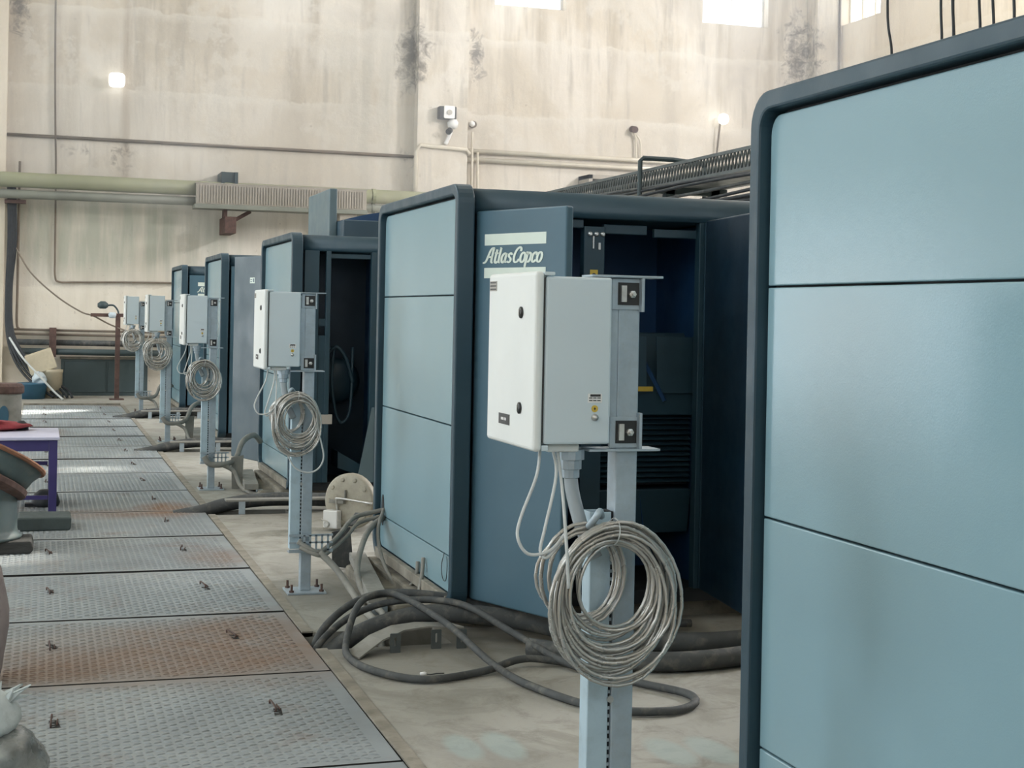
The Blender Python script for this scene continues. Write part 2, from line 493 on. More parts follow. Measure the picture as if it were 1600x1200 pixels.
def cr(pts, n=6, closed=False):
    """Catmull-Rom through pts"""
    pts = [Vector(p) for p in pts]
    N = len(pts)
    out = []
    for i in range(N if closed else N - 1):
        if closed:
            p0, p1, p2, p3 = pts[i - 1], pts[i], pts[(i + 1) % N], pts[(i + 2) % N]
        else:
            p0, p1, p2, p3 = pts[max(i - 1, 0)], pts[i], pts[i + 1], pts[min(i + 2, N - 1)]
        for k in range(n):
            t = k / n
            out.append(0.5 * ((2 * p1) + (p2 - p0) * t + (2 * p0 - 5 * p1 + 4 * p2 - p3) * t * t + (3 * p1 - p0 - 3 * p2 + p3) * t ** 3))
    if not closed:
        out.append(pts[-1])
    return out

def thing(name, label, cat, loc=(0, 0, 0), rz=0.0, group=None):
    o = bpy.data.objects.new(name, None)
    o.empty_display_size = 0.1
    COL.objects.link(o)
    o.location = loc
    o.rotation_euler = (0, 0, rz)
    return tag(o, label, cat, group)

def tag(o, label, cat, group=None):
    o['label'] = label
    o['category'] = cat
    if group:
        o['group'] = group
    return o

def struct(o):
    o['kind'] = 'structure'
    return o

def copy_tree(o, parent=None):
    c = o.copy()
    COL.objects.link(c)
    c.parent = parent
    for ch in list(o.children):
        copy_tree(ch, c)
    return c

def rrect(u0, u1, w0, w1, r, n=6):
    rs = r if isinstance(r, (tuple, list)) else (r,) * 4
    pts = []
    for (cu, cw, a0, rr) in ((u1, w1, 0, rs[0]), (u0, w1, 90, rs[1]), (u0, w0, 180, rs[2]), (u1, w0, 270, rs[3])):
        su = -1 if cu == u1 else 1
        sw = -1 if cw == w1 else 1
        for k in range(n + 1):
            a = R(a0 + 90 * k / n)
            pts.append((cu + su * rr + rr * math.cos(a), cw + sw * rr + rr * math.sin(a)))
    return pts

# ================================================================== THE SETTING
WY = 28.0        # back wall
XR = 16.0        # right wall
XL = -9.2        # left wall
YF = -6.0        # wall behind the camera
ZC = 10.5        # ceiling

def wall_with_holes(name, axis, pos, thick, u0, u1, holes, z0, z1, m):
    """holes: (ua, ub, za, zb) sorted by ua and all sharing za, zb"""
    mb = MB()
    def bx(ua, ub, za, zb):
        if axis == 'y':
            mb.box(ua, ub, pos, pos + thick, za, zb)
        else:
            mb.box(pos, pos + thick, ua, ub, za, zb)
    za, zb = holes[0][2], holes[0][3]
    bx(u0, u1, z0, za)
    bx(u0, u1, zb, z1)
    u = u0
    for h in holes:
        bx(u, h[0], za, zb)
        u = h[1]
    bx(u, u1, za, zb)
    return struct(mb.build(name, m))

back_holes = [(-5.9, -4.4, 7.77, 9.3), (0.75, 2.3, 7.77, 9.3), (4.2, 5.75, 7.77, 9.3), (8.47, 9.97, 7.72, 9.3), (12.99, 14.5, 7.77, 9.3)]
back_holes = [(a, b_, 7.77, 10.2) for a, b_, c, d in back_holes]
wall_with_holes('wall_back', 'y', WY, 0.35, XL - .3, XR + .3, back_holes, -0.3, ZC, M['plaster'])
right_holes = [(11.6, 13.2, 7.85, 9.3), (18.8, 20.4, 7.85, 9.3), (26.05, 27.6, 7.85, 9.3)]
wall_with_holes('wall_right', 'x', XR, 0.35, YF, WY, right_holes, -0.3, ZC, M['plaster2'])
left_holes = [(-1.6 + 6.6 * k - 2.2, -1.6 + 6.6 * k + 2.2, 7.0, 10.2) for k in range(5)]
wall_with_holes('wall_left', 'x', XL - .3, 0.3, YF, WY, left_holes, 3.4, ZC, M['plaster2'])
struct(MB().box(XL - .3, XL, YF, 5.0, -0.3, 3.4).box(XL - .3, XL, 10.0, 20.3, -0.3, 3.4).box(XL - .3, XL, 24.9, WY, -0.3, 3.4).build('wall_left', M['plaster2']))
struct(MB().box(XL - .25, XL - .05, 5.0, 5.1, 0, 3.4).box(XL - .25, XL - .05, 9.9, 10.0, 0, 3.4).box(XL - .25, XL - .05, 5.1, 9.9, 3.3, 3.4).build('added_door_2', M['rustbrown']))  # frame of the made-up gateway that holds the added fill
struct(MB().box(XL - .25, XL - .05, 20.3, 20.4, 0, 3.4).box(XL - .25, XL - .05, 24.8, 24.9, 0, 3.4).box(XL - .25, XL - .05, 20.4, 24.8, 3.3, 3.4).build('door_1', M['rustbrown']))
fill_holes = [(-6.5, -1.5, 3.6, 7.6), (3.5, 8.5, 3.6, 7.6)]  # made-up openings for the added fill behind the camera
wall_with_holes('wall_front', 'y', YF - .3, 0.3, XL - .3, XR + .3, fill_holes, -0.3, ZC, M['plaster2'])
# closed ceiling with two made-up narrow slits that shape the sun patches
cm = MB()
slits = [(6.25, 6.9, 20.7, 20.9), (5.7, 6.1, 15.40, 15.6)]
ys = sorted({YF - .3, WY + .3} | {s_[2] for s_ in slits} | {s_[3] for s_ in slits})
for ya, yb in zip(ys[:-1], ys[1:]):
    hs = [s_ for s_ in slits if s_[2] <= ya + 1e-6 and s_[3] >= yb - 1e-6]
    if hs:
        cm.box(XL - .3, hs[0][0], ya, yb, ZC, ZC + .15).box(hs[0][1], XR + .3, ya, yb, ZC, ZC + .15)
    else:
        cm.box(XL - .3, XR + .3, ya, yb, ZC, ZC + .15)
struct(cm.build('ceiling', M['plaster2']))

glass = bpy.data.materials.new('dusty_window_glass')
glass.use_nodes = True
nt = glass.node_tree
nt.nodes.remove(nt.nodes['Principled BSDF'])
g_t, g_g, g_m = nt.nodes.new('ShaderNodeBsdfTransparent'), nt.nodes.new('ShaderNodeBsdfGlossy'), nt.nodes.new('ShaderNodeMixShader')
nt.links.new(ramp(nt, noise(nt, coords(nt), 3), [(0.3, (0.97, 0.98, 1.0)), (0.8, (0.86, 0.88, 0.90))]), g_t.inputs[0])
g_g.inputs['Roughness'].default_value = 0.044
g_m.inputs[0].default_value = 0.06
nt.links.new(g_t.outputs[0], g_m.inputs[1])
nt.links.new(g_g.outputs[0], g_m.inputs[2])
nt.links.new(g_m.outputs[0], nt.nodes['Material Output'].inputs['Surface'])
wn = 0
for h in back_holes + right_holes + left_holes + fill_holes:  # those in the wall behind the camera are made up
    wn += 1
    ax = 'y' if h in back_holes or h in fill_holes else 'x'
    pos = YF - .2 if h in fill_holes else WY + .2 if ax == 'y' else (XR + .2 if h in right_holes else XL - .2)
    ua, ub, za, zb = h
    fr, pn = MB(), MB()
    n = 3 if h in right_holes else 2
    def bb(mb, a, b_, c, d, t):
        if ax == 'y':
            mb.box(a, b_, pos, pos + t, c, d)
        else:
            mb.box(pos, pos + t, a, b_, c, d)
    bb(fr, ua, ub, za, za + .05, .05); bb(fr, ua, ub, zb - .05, zb, .05)
    for k in range(n + 1):
        c = ua + .025 + (ub - ua - .05) * k / n
        bb(fr, c - .025, c + .025, za, zb, .05)
    w_ = struct(fr.build('window_%d' % wn, M['white'] if ax == 'y' else M['creampipe']))
    if h not in left_holes and h not in fill_holes:
        for k in range(n):
            a = ua + .05 + (ub - ua - .05) * k / n
            pn = MB()
            bb(pn, a, ua + .0 + (ub - ua - .05) * (k + 1) / n, za + .05, zb - .05, .01)
            pn.build('pane', glass, w_)

# pilasters on the back wall, 8.5 m apart, and the corner pier
struct(MB().box(6.86, 7.87, WY - .30, WY, 0, ZC).build('trim_1', M['plaster']))
struct(MB().box(-1.65, -0.655, WY - .30, WY, 0, ZC).build('trim_2', M['plaster2']))
struct(MB().box(15.42, XR, WY - .45, WY, 0, ZC).build('trim_3', M['plaster']))

# floor: concrete slabs either side of a covered service trench
fl = MB()
TX0, TX1 = -0.25, 1.262
fl.box(XL, TX0, YF, WY, -0.3, 0)
slots = [(6.90, 7.28, 1.93), (11.62, 11.86, 1.9), (16.8, 17.15, 1.9), (22.0, 22.3, 1.9)]
y = YF
for sa, sb, sx in slots:
    fl.box(TX1, XR, y, sa, -0.3, 0)
    fl.box(sx, XR, sa, sb, -0.3, 0)
    y = sb
fl.box(TX1, XR, y, WY, -0.3, 0)
fl.box(TX0, TX1, 25.0, WY, -0.3, 0)
floor = struct(fl.build('floor', M['concrete']))
MB().box(TX0, 2.2, YF, 25, -0.6, -0.3).build('trench_bed', M['earth'], floor)
# the steel angle along the trench edge
em = MB()
y = 2.0
for sa, sb, sx in slots:
    em.box(TX1, TX1 + .055, y, sa, -0.02, 0.008)
    y = sb
em.box(TX1, TX1 + .055, y, 25.0, -0.02, 0.008)
struct(em.build('trim_4', M['dirtrail']))

# chequered tread shared by all the plates
PW, = (TX1 - TX0 - .012,)
def tread_mesh(w, l):
    mb = MB()
    p = 0.037
    ny, nx = int(l / p) - 1, int(w / p) - 1
    for j in range(ny):
        for i in range(nx):
            cx, cy = -w / 2 + (i + 1) * p, -l / 2 + (j + 1) * p
            a = R(24) if (i + j) % 2 else R(-24)
            c, s_ = math.cos(a), math.sin(a)
            L, H = 0.0190, 0.0048
            pts = [(-L, 0, 0), (0, -H, 0), (L, 0, 0), (0, H, 0), (-L * .45, 0, .0042), (L * .45, 0, .0042)]
            mb.add([(cx + x * c - y_ * s_, cy + x * s_ + y_ * c, z) for x, y_, z in pts], [(0, 1, 4), (1, 5, 4), (1, 2, 5), (2, 3, 5), (3, 4, 5), (3, 0, 4)])
    return mb.mesh('tread_pattern', M['plate'])
edges = [0.9, 2.3, 3.72, 5.12, 6.49, 7.82, 9.17, 10.56, 11.9, 13.24, 14.71, 16.1, 17.57, 18.9, 20.4, 21.9, 23.28, 24.98]
tread = tread_mesh(PW - .03, 1.33)
hook = MB().tube(cr([(-.012, -.065, .002), (-.012, -.06, .018), (-.012, .06, .018), (-.012, .065, .002)], 3), .0042, 5).tube([(.010, -.04, .004), (.010, .035, .005)], .0036, 5).mesh('handle', M['rustbrown'], True)
slot = MB().box(-.016, .016, -.05, .05, 0.0005, .0015).mesh('handle_slot', M['earth'])
for k, (ya, yb) in enumerate(zip(edges[:-1], edges[1:])):
    cx, cy = (TX0 + TX1) / 2, (ya + yb) / 2
    l = yb - ya - .016
    pl = MB().box(-PW / 2, PW / 2, -l / 2, l / 2, -.014, 0).build('floor_plate', M['plate'], floor)
    pl.data.materials.append(M['earth'])  # steel sides coloured dark so the seams read as shadow lines
    for pg in pl.data.polygons:
        if abs(pg.normal.z) < .5:
            pg.material_index = 1
    tilt = random.choice((.001, .003, .006)) if ya > 7 else random.choice((.001, .004))
    pl.location = (cx, cy, 0.001 + tilt * l / 2)
    pl.rotation_euler = (-tilt, random.uniform(-.0015, .0015), random.uniform(-.002, .002))
    t = bpy.data.objects.new('tread_pattern', tread)
    COL.objects.link(t)
    t.parent = pl
    t.scale = (1, (l - .02) / 1.33, 1)
    t['kind'] = 'stuff'
    for hx in (0.32, -0.53):
        for nm, me in (('handle_slot', slot), ('handle', hook)):
            ho = bpy.data.objects.new(nm, me)
            COL.objects.link(ho)
            ho.parent = pl
            ho.location = (hx + .1, 0.10 + random.uniform(-.05, .05), .001)
            ho.rotation_euler = (0, 0, random.uniform(-.2, .35))
# the sill where the plates end, under the sheet at the back wall
struct(MB().box(TX0, TX1, 24.98, 25.12, 0, .03).build('trim_5', M['dirtrail']))
# stained concrete plinths below the machines
for k in range(5):
    y0 = 2.1 + 5.05 * k
    MB().box(1.93, 5.2, y0 + .12, y0 + 1.75, -.02, .10).build('plinth', M['concrete_edge'], floor, .015)
    MB().box(1.80, 2.05, y0 + .45, y0 + 1.75, -.02, .055).build('plinth', M['concrete_edge'], floor, .02)

# ================================================================== COMPRESSORS
def glyph_paths():
    o = [(.32 + .29 * math.cos(2 * PI * k / 14), .5 + .5 * math.sin(2 * PI * k / 14)) for k in range(15)]
    G = {
        'A': ([[(-.5, .02), (-.28, .02), (-.08, .22), (.08, .8), (.22, 1.3), (.42, 1.56), (.72, 1.58)], [(.62, 1.58), (.60, .8), (.62, .12), (.84, .02)], [(.05, .62), (.62, .62)]], .95),
        't': ([[(-.06, 1.02), (.42, 1.02)], [(.16, 1.42), (.14, .7), (.16, .12), (.34, .0), (.5, .14)]], .52),
        'l': ([[(-.02, 1.56), (.14, 1.56)], [(.14, 1.58), (.12, .8), (.14, .12), (.34, .02)]], .42),
        'a': ([[(.56, .82), (.4, .98), (.18, .86), (.05, .5), (.14, .1), (.32, .02), (.56, .26)], [(.58, 1.0), (.56, .5), (.58, .12), (.78, .03)]], .82),
        's': ([[(.54, .80), (.36, .98), (.14, .86), (.16, .64), (.42, .42), (.46, .18), (.26, .02), (.0, .14)]], .66),
        'C': ([[(.80, 1.16), (.80, 1.42), (.58, 1.58), (.28, 1.36), (.08, .84), (.10, .3), (.32, .02), (.6, .08), (.78, .34)]], .90),
        'o': ([o], .72),
        'p': ([[(-.02, .96), (.12, .98), (.12, .3), (.10, -.48)], [(.0, -.48), (.24, -.48)], [(.12, .76), (.34, .98), (.58, .82), (.62, .42), (.44, .04), (.14, .12)]], .76),
        'c': ([[(.58, .70), (.52, .94), (.32, .98), (.12, .8), (.05, .45), (.16, .08), (.36, .02), (.58, .22)]], .66),
    }
    return G

def lettering(text, height, width):
    """pen-drawn slanted letters in the local X (reading) / Z (up) plane, raised towards -Y"""
    G = glyph_paths()
    mb = MB()
    x = .5
    total = []
    for ch in text:
        if ch == ' ':
            x += .12
            continue
        paths, adv = G[ch]
        for p in paths:
            q = cr([(a + x + .26 * b_, 0, b_) for a, b_ in p], 5)
            total.append(q)
        x += adv
    sx = width / (x + .3)
    sz = height / 1.6
    pen = .115
    for q in total:
        L, Rr = [], []
        for i, p in enumerate(q):
            t = q[min(i + 1, len(q) - 1)] - q[max(i - 1, 0)]
            n = Vector((-t.z, 0, t.x)).normalized()
            wv = Vector((n.x * pen * 1.25, 0, n.z * pen * .8))
            L.append(p + wv)
            Rr.append(p - wv)
        n = len(q)
        vs = []
        for yy in (0.0, -.002):
            vs += [(a.x * sx, yy, a.z * sz) for a in L] + [(a.x * sx, yy, a.z * sz) for a in Rr]
        fs = []
        for i in range(n - 1):
            fs += [(2 * n + i, 2 * n + i + 1, 3 * n + i + 1, 3 * n + i), (i, n + i, n + i + 1, i + 1), (i, i + 1, 2 * n + i + 1, 2 * n + i), (n + i, 3 * n + i, 3 * n + i + 1, n + i + 1)]
        fs += [(0, 2 * n, 3 * n, n), (n - 1, 2 * n - 1, 4 * n - 1, 3 * n - 1)]
        mb.add(vs, fs)
    return mb

CAB_D = 1.76      # depth along the aisle
CAB_L = 3.0
CAB_H = 2.26

def logo(door, x0, w, z0, y):
    """two pale bars with the maker's lettering between, on the -Y face of a door"""
    for za, zb in ((z0, z0 + .051), (z0 + .163, z0 + .219)):
        MB().box(x0, x0 + w, y - .0015, y, za, zb).build('stripe', M['stripe'], door)
    lettering('Atlas Copco', .074, w).xf(Matrix.Translation((x0 - .012, y - .0005, z0 + .076))).build('lettering', M['stripe'], door)

def door_leaf(parent, hx, hy, width, ang, m, name='door', side=1):
    """door hinged at hx, hy; local frame: x along the leaf from the hinge, outer face at y=0 looking to -y"""
    d = MB().box(0.004, width, 0, .045, .17, 2.12).build(name, m, parent, .008)
    d.location = (hx, hy, 0)
    d.rotation_euler = (0, 0, ang)
    return d

def compressor(y0, label, hood_open=False, near_side='closed'):
    t = thing('compressor', label, 'compressor', (1.97, y0, 0), 0, 'screw compressors in a row')
    D, Ln, H = CAB_D, CAB_L, CAB_H
    # frame ring round the end panels, turned to the aisle
    out = rrect(-.035, D + .035, .115, H, (.10, .10, .10, .13))
    inn = rrect(.02, D - .02, .17, H - .055, (.06, .06, .06, .08))
    MB().ring(out, inn, 'x', 0, .09).build('end_frame', M['frame'], t, .008)
    # dust covered bottom rail
    MB().box(-.004, .034, .06, D - .06, .117, .174).build('bottom_rail', M['dirtrail'], t, .004)
    zs = [.176, .363, 1.030, 1.697, H - .066]
    for i in range(4):
        za, zb = zs[i] + .003, zs[i + 1] - .003
        rr = (.055, .055, .004, .004) if i == 3 else ((.004, .004, .055, .06) if i == 0 else .004)
        p = MB().prism(rrect(.032, D - .032, za, zb, rr, 5), 'x', .034, .066).build('end_panel', M['panel'], t, .009, seg=2)
    MB().box(.066, .09, .0, D, .14, H - .05).build('end_backing', M['gap'], t)
    # hood: rounded long edges
    prof = [(.006, H - .150)]
    for k in range(9):
        a = R(180 - 90 * k / 8)
        prof.append((.106 + .10 * math.cos(a), H - .115 + .10 * math.sin(a)))
    for k in range(9):
        a = R(90 - 90 * k / 8)
        prof.append((D - .106 + .10 * math.cos(a), H - .115 + .10 * math.sin(a)))
    prof.append((D - .006, H - .150))
    MB().prism(prof, 'x', .108, Ln).build('hood', M['frame'], t, 0, True)
    MB().box(.08, Ln, .03, D - .03, .10, .17).build('base_frame', M['gap'], t)
    MB().box(.1, Ln, D - .05, D - .01, .17, H - .14).build('rear_wall', M['body'], t)
    MB().box(Ln - .04, Ln, .01, D - .05, .17, H - .14).build('far_wall', M['body'], t)
    return t

def closed_side(t, x0=.112, x1=CAB_L, logo_at=None):
    n = max(1, round((x1 - x0) / .72))
    for i in range(n):
        a, b_ = x0 + (x1 - x0) * i / n, x0 + (x1 - x0) * (i + 1) / n
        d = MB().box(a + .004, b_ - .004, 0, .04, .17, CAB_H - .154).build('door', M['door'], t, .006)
        MB().box(b_ - .07, b_ - .05, -.004, .002, 1.2, 1.26).build('latch', M['black'], d)
        if logo_at == i:
            logo(d, a + .13, .43, 1.783, 0)

# --- machine nearest the camera: only its aisle end and frame are in the picture
c1 = compressor(2.11, 'nearest blue-grey compressor cabinet filling the right of the view')
closed_side(c1)
# small lifting lug and marks left by the handling on the near end panels

# --- second machine, doors open
c2 = compressor(7.12, 'blue-grey compressor cabinet with its dark logo door open behind the nearest control box')
lx = .112
# front columns and top rail of the opening
MB().box(.70, .815, .03, .09, .17, 2.07).build('column', M['inside2'], c2, .004)
MB().box(1.345, 1.375, .01, .07, .17, 2.11).build('column', M['inside2'], c2, .004)
MB().box(.112, .135, .01, .08, .17, 2.11).build('column', M['inside2'], c2, .004)
MB().box(.135, .70, .04, .07, 2.06, 2.105).build('top_rail', M['inside2'], c2, .004)
MB().box(.815, 1.06, .05, .08, 2.035, 2.085).build('top_rail', M['inside2'], c2, .004)
MB().box(1.10, 1.345, .05, .08, 2.025, 2.07).build('top_rail', M['inside2'], c2, .004)
MB().box(1.375, CAB_L, .0, .04, .17, 2.11).build('fixed_panel', M['body'], c2, .004)
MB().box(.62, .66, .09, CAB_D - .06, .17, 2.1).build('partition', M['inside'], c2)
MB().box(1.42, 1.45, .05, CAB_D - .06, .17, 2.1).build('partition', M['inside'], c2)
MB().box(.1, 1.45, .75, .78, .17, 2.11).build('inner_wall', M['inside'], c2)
for px_, w_ in ((.73, .012), (.765, .012), (.80, .012)):
    MB().lathe([(w_, 0), (w_, .012), (w_ * .6, .018)], 10, Matrix.Translation((px_, .03, 2.03)) @ Matrix.Rotation(R(90), 4, 'X')).build('bolt', M['zinc'], c2)
# sensor bracket hanging from the rail
MB().box(.745, .752, .02, .028, 1.955, 2.02).box(.775, .787, .018, .03, 1.95, 1.985).build('hook_bracket', M['zinc'], c2)
lab = MB().box(.735, .778, .0285, .0300, 1.72, 1.845).build('warning_label', M['yellow'], c2)
for zc in (1.815, 1.78, 1.745):
    MB().lathe([(.013, 0), (.013, .001)], 12, Matrix.Translation((.7565, .0284, zc)) @ Matrix.Rotation(R(90), 4, 'X')).build('label_symbol', M['black'], lab)
# sloping console, louvred guard and lower tray inside
con = MB().prism([(.30, 1.52), (.34, 1.52), (.62, 1.16), (.62, 1.08), (.16, 1.08), (.16, 1.22)], 'x', .83, 1.40).build('console', M['inside2'], c2, .006)
MB().bar((1.06, .245, 1.50), (1.20, .10, 1.16), .012, .02).build('gas_strut', M['inside'], con)
MB().box(.93, 1.03, .14, .15, 1.45, 1.485).build('tag', M['paletag'], con)
MB().box(1.02, 1.14, .12, .13, 1.21, 1.235).build('tag', M['yellow'], con)
MB().prism([(.155, 1.5), (.160, 1.5), (.140, 1.20), (.135, 1.20)], 'x', .87, 1.11).build('console_window', M['inside2'], con)
MB().prism([(.155, 1.5), (.160, 1.5), (.140, 1.20), (.135, 1.20)], 'x', 1.17, 1.40).build('console_window', M['inside2'], con)
grille = MB().box(.82, 1.40, .24, .26, .70, 1.07).build('louvre_backing', M['gap'], c2)
for k in range(13):
    z = .715 + .0285 * k
    MB().prism([(.20, z), (.24, z + .018), (.24, z + .024), (.196, z + .006)], 'x', .82, 1.40).build('slat', M['inside2'], grille)
low = MB().prism([(.18, .68), (.60, .68), (.60, .44), (.22, .44)], 'x', .82, 1.40).build('lower_tray', M['inside2'], c2, .006)
MB().bar((1.10, .19, .67), (1.14, .22, .46), .012, .012).build('tray_rib', M['inside'], low)
for xa in (.92, 1.06):
    MB().box(xa, xa + .07, .25, .26, .37, .42).build('tag', M['paletag'], low)
MB().box(.135, .60, .3, .7, .2, 1.9).build('electric_cubicle', M['inside'], c2, .01)
# left door with the maker's mark, swung about 67 degrees
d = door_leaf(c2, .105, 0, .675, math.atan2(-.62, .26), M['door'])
logo(d, .075, .46, 1.783, 0)
MB().box(.60, .625, -.006, .0, 1.05, 1.13).build('latch', M['black'], d)
# right door, seen from inside, swung past 90 degrees
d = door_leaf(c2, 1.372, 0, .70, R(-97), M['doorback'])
for zz in (1.70, .50):
    lt = MB().box(.46, .52, .047, .056, zz - .01, zz + .05).build('latch', M['black'], d)
    MB().bar((.48, .06, zz + .02), (.51, .075, zz - .055), .018, .008).build('latch_lever', M['zinc'], d)
for zz in (1.68, .58):
    MB().tube([(0.0, .03, zz), (0.0, .03, zz + .10)], .010, 8).build('hinge', M['zinc'], d)
MB().box(.0, .012, .03, .05, .2, 2.1).build('door_seal', M['inside2'], d)
# hole with cables at the bottom of the far edge of the end panel, and the hand stain's wire loop
MB().prism([(1.66 + .035 * math.cos(2 * PI * k / 14), .40 + .095 * math.sin(2 * PI * k / 14)) for k in range(14)], 'x', .031, .036).build('cable_hole', M['gap'], c2)
MB().tube(cr([(.028, .20, .37), (.022, .23, .30), (.022, .20, .24), (.022, .14, .24), (.022, .12, .31), (.028, .15, .36)], 5), .0022, 5).build('wire_loop', M['darkcable'], c2)

# --- third machine, doors off, a filter box and its upright cover on the hood
c3 = compressor(12.21, 'compressor cabinet with bare dark opening and an upright sheet on its hood')
MB().box(.112, .235, .0, .05, .17, 2.11).build('column', M['inside2'], c3, .004)
MB().box(.295, .335, .0, .05, .17, 2.11).build('column', M['inside2'], c3, .004)
MB().box(.68, .74, .0, .06, .17, 2.11).build('column', M['inside2'], c3, .004)
MB().box(.335, .68, .03, .06, 2.05, 2.09).build('top_rail', M['inside2'], c3, .004)
MB().box(.74, CAB_L, .0, .04, .17, 2.11).build('fixed_panel', M['body'], c3, .004)
MB().box(.235, .295, .01, .05, 1.48, 1.54).box(.235, .295, .01, .05, .17, 1.40).build('column_plate', M['inside2'], c3)
MB().box(.76, .79, .07, CAB_D - .06, .17, 2.1).build('partition', M['inside'], c3)
MB().box(.1, .79, .6, .63, .17, 2.11).build('inner_wall', M['doorback'], c3)
MB().lathe([(.20, 0), (.20, .05), (.14, .10), (.05, .12)], 20, Matrix.Translation((.50, .55, 1.0)) @ Matrix.Rotation(R(90), 4, 'X')).build('fan_housing', M['inside2'], c3, 0, True)
for pth, rr in (([(.36, .2, 1.95), (.365, .2, 1.5), (.37, .2, .85)], .006), ([(.42, .25, 1.3), (.40, .22, 1.0), (.44, .2, .72), (.50, .2, .66), (.56, .2, .8), (.58, .25, 1.3)], .016), ([(.36, .25, 1.25), (.44, .22, 1.3), (.52, .22, 1.2), (.58, .22, 1.0)], .022), ([(.14, .15, 1.05), (.25, .1, 1.25), (.36, .12, 1.3)], .018)):
    MB().tube(cr(pth, 6), rr * .8, 8).build('hose', M['inside2'], c3, 0, True)
MB().box(.33, .37, .2, .24, .5, 1.35).build('pipe_bracket', M['inside2'], c3)
MB().box(.265, .365, -.004, .01, .66, .74).build('tag', M['paletag'], c3)
MB().prism([(.44, .28), (.68, .20), (.68, .28), (.44, .42)], 'y', .1, .4).build('oil_tray', M['inside2'], c3)
MB().prism([(.58, .17), (.72, .17), (.72, .80), (.70, .80)], 'y', -.03, -.015).build('loose_guard_sheet', M['greydoor'], c3)
# cover sheet standing on the hood
MB().prism([(.65, 2.25), (1.72, 2.25), (1.72, 2.69), (.65, 2.69)], 'x', .43, .50).build('upright_cover', M['greydoor'], c3, .01)
MB().box(.50, 1.6, .35, 1.4, 2.25, 2.40).build('filter_box', M['body'], c3, .01)
MB().prism([(.50 + 1.1 * k / 12, 2.40 + .10 * math.sin(PI * k / 12)) for k in range(13)], 'y', .5, 1.4).build('filter_cover', M['inside'], c3)
# its rear door, hinged by the end frame and swung into the aisle
d = door_leaf(c3, .06, CAB_D + .02, .62, math.atan2(.57, -.19), M['slatedoor'])
MB().box(.17, .27, .045, .0465, 1.86, 1.915).build('maker_plate', M['stripe'], d)
MB().box(.18, .21, .0465, .047, 1.87, 1.905).box(.225, .26, .0465, .047, 1.87, 1.88).box(.225, .26, .0465, .047, 1.89, 1.9).build('plate_print', M['greydoor'], d)
MB().box(.05, .07, .045, .05, 1.1, 1.2).build('latch', M['black'], d)

# --- fourth and fifth machines
c4 = compressor(17.26, 'fourth compressor cabinet, mostly hidden behind the swung grey door of the third')
closed_side(c4, logo_at=0)
c5 = compressor(22.31, 'farthest compressor cabinet, pale logo bars on its dark side')
closed_side(c5, logo_at=0)

# ================================================================== POSTS, CONTROL BOXES, COILS
def post(x, y, label, tray=True):
    t = thing('steel_post', label, 'post', (x, y, 0), 0, 'control box posts')
    MB().box(-.03, .03, -.03, .03, .012, 1.70).build('tube', M['galv'], t, .004)
    MB().box(-.11, .11, -.10, .10, 0, .012).build('base_plate', M['galv'], t, .002)
    for sx in (-1, 1):
        for sy in (-1, 1):
            MB().lathe([(.014, .012), (.014, .022), (.007, .023), (.007, .055)], 8, Matrix.Translation((sx * .085, sy * .075, 0))).build('anchor_bolt', M['rustbrown'], t)
    # slotted cable trunking clipped to the aisle side of the tube
    mb = MB()
    mb.box(-.094, -.038, -.028, -.024, .25, 1.10)
    mb.box(-.094, -.090, -.024, .03, .25, 1.10)
    mb.box(-.094, -.038, .026, .03, .25, 1.10)
    mb.build('trunking', M['paintpost'], t, .002)
    tb = MB()
    for k in range(40):
        tb.box(-.038, -.031, -.024, .02, .26 + k * .0207, .268 + k * .0207)
    tb.build('trunking_teeth', M['galv'], t)
    for z in (.30, .62, .98):
        MB().lathe([(.009, 0), (.009, .006)], 8, Matrix.Translation((-.034, -.031, z)) @ Matrix.Rotation(R(90), 4, 'X')).build('bolt', M['zinc'], t)
    MB().box(-.038, -.030, -.02, .03, .25, 1.10).build('trunking_gap', M['gap'], t)
    # upper and lower brackets that carry the box
    for z, s in ((1.66, 1), (1.305, -1)):
        br = MB()
        zf = z + s * .042
        br.box(-.11, .085, -.05, .03, min(zf, zf + s * .006), max(zf, zf + s * .006))
        br.box(.026, .034, -.05, -.028, z - .045, z + .042) if s > 0 else br.box(.026, .034, -.05, -.028, z - .042, z + .05)
        br.box(-.05, .03, -.034, -.030, z - .04, z + .04)
        b_ = br.build('bracket', M['galv'], t, .001)
        MB().box(-.034, .024, -.036, -.033, z - .028, z + .030).build('strut_clip', M['black'], b_)
        MB().box(-.028, -.014, -.046, -.036, z - .020, z + .022).build('clamp', M['zinc'], b_)
        MB().lathe([(.010, 0), (.010, .008), (.005, .009), (.005, .018)], 6, Matrix.Translation((.004, -.036, z)) @ Matrix.Rotation(R(90), 4, 'X')).build('bolt', M['zinc'], b_)
    MB().box(-.056, -.03, -.028, .03, 1.29, 1.69).build('mounting_rail', M['galv'], t)
    if tray:
        tr = MB()
        for k in range(5):
            tr.box(-.02 + k * .034, -.008 + k * .034, -.05, -.045, .24, .33)
        tr.box(-.10, .15, -.05, -.045, .235, .25).box(-.10, .15, -.05, -.045, .282, .292).box(-.10, .15, -.05, -.045, .322, .335).box(-.10, .15, -.05, .03, .230, .235)
        tr.build('perforated_tray', M['galv'], t)
    return t

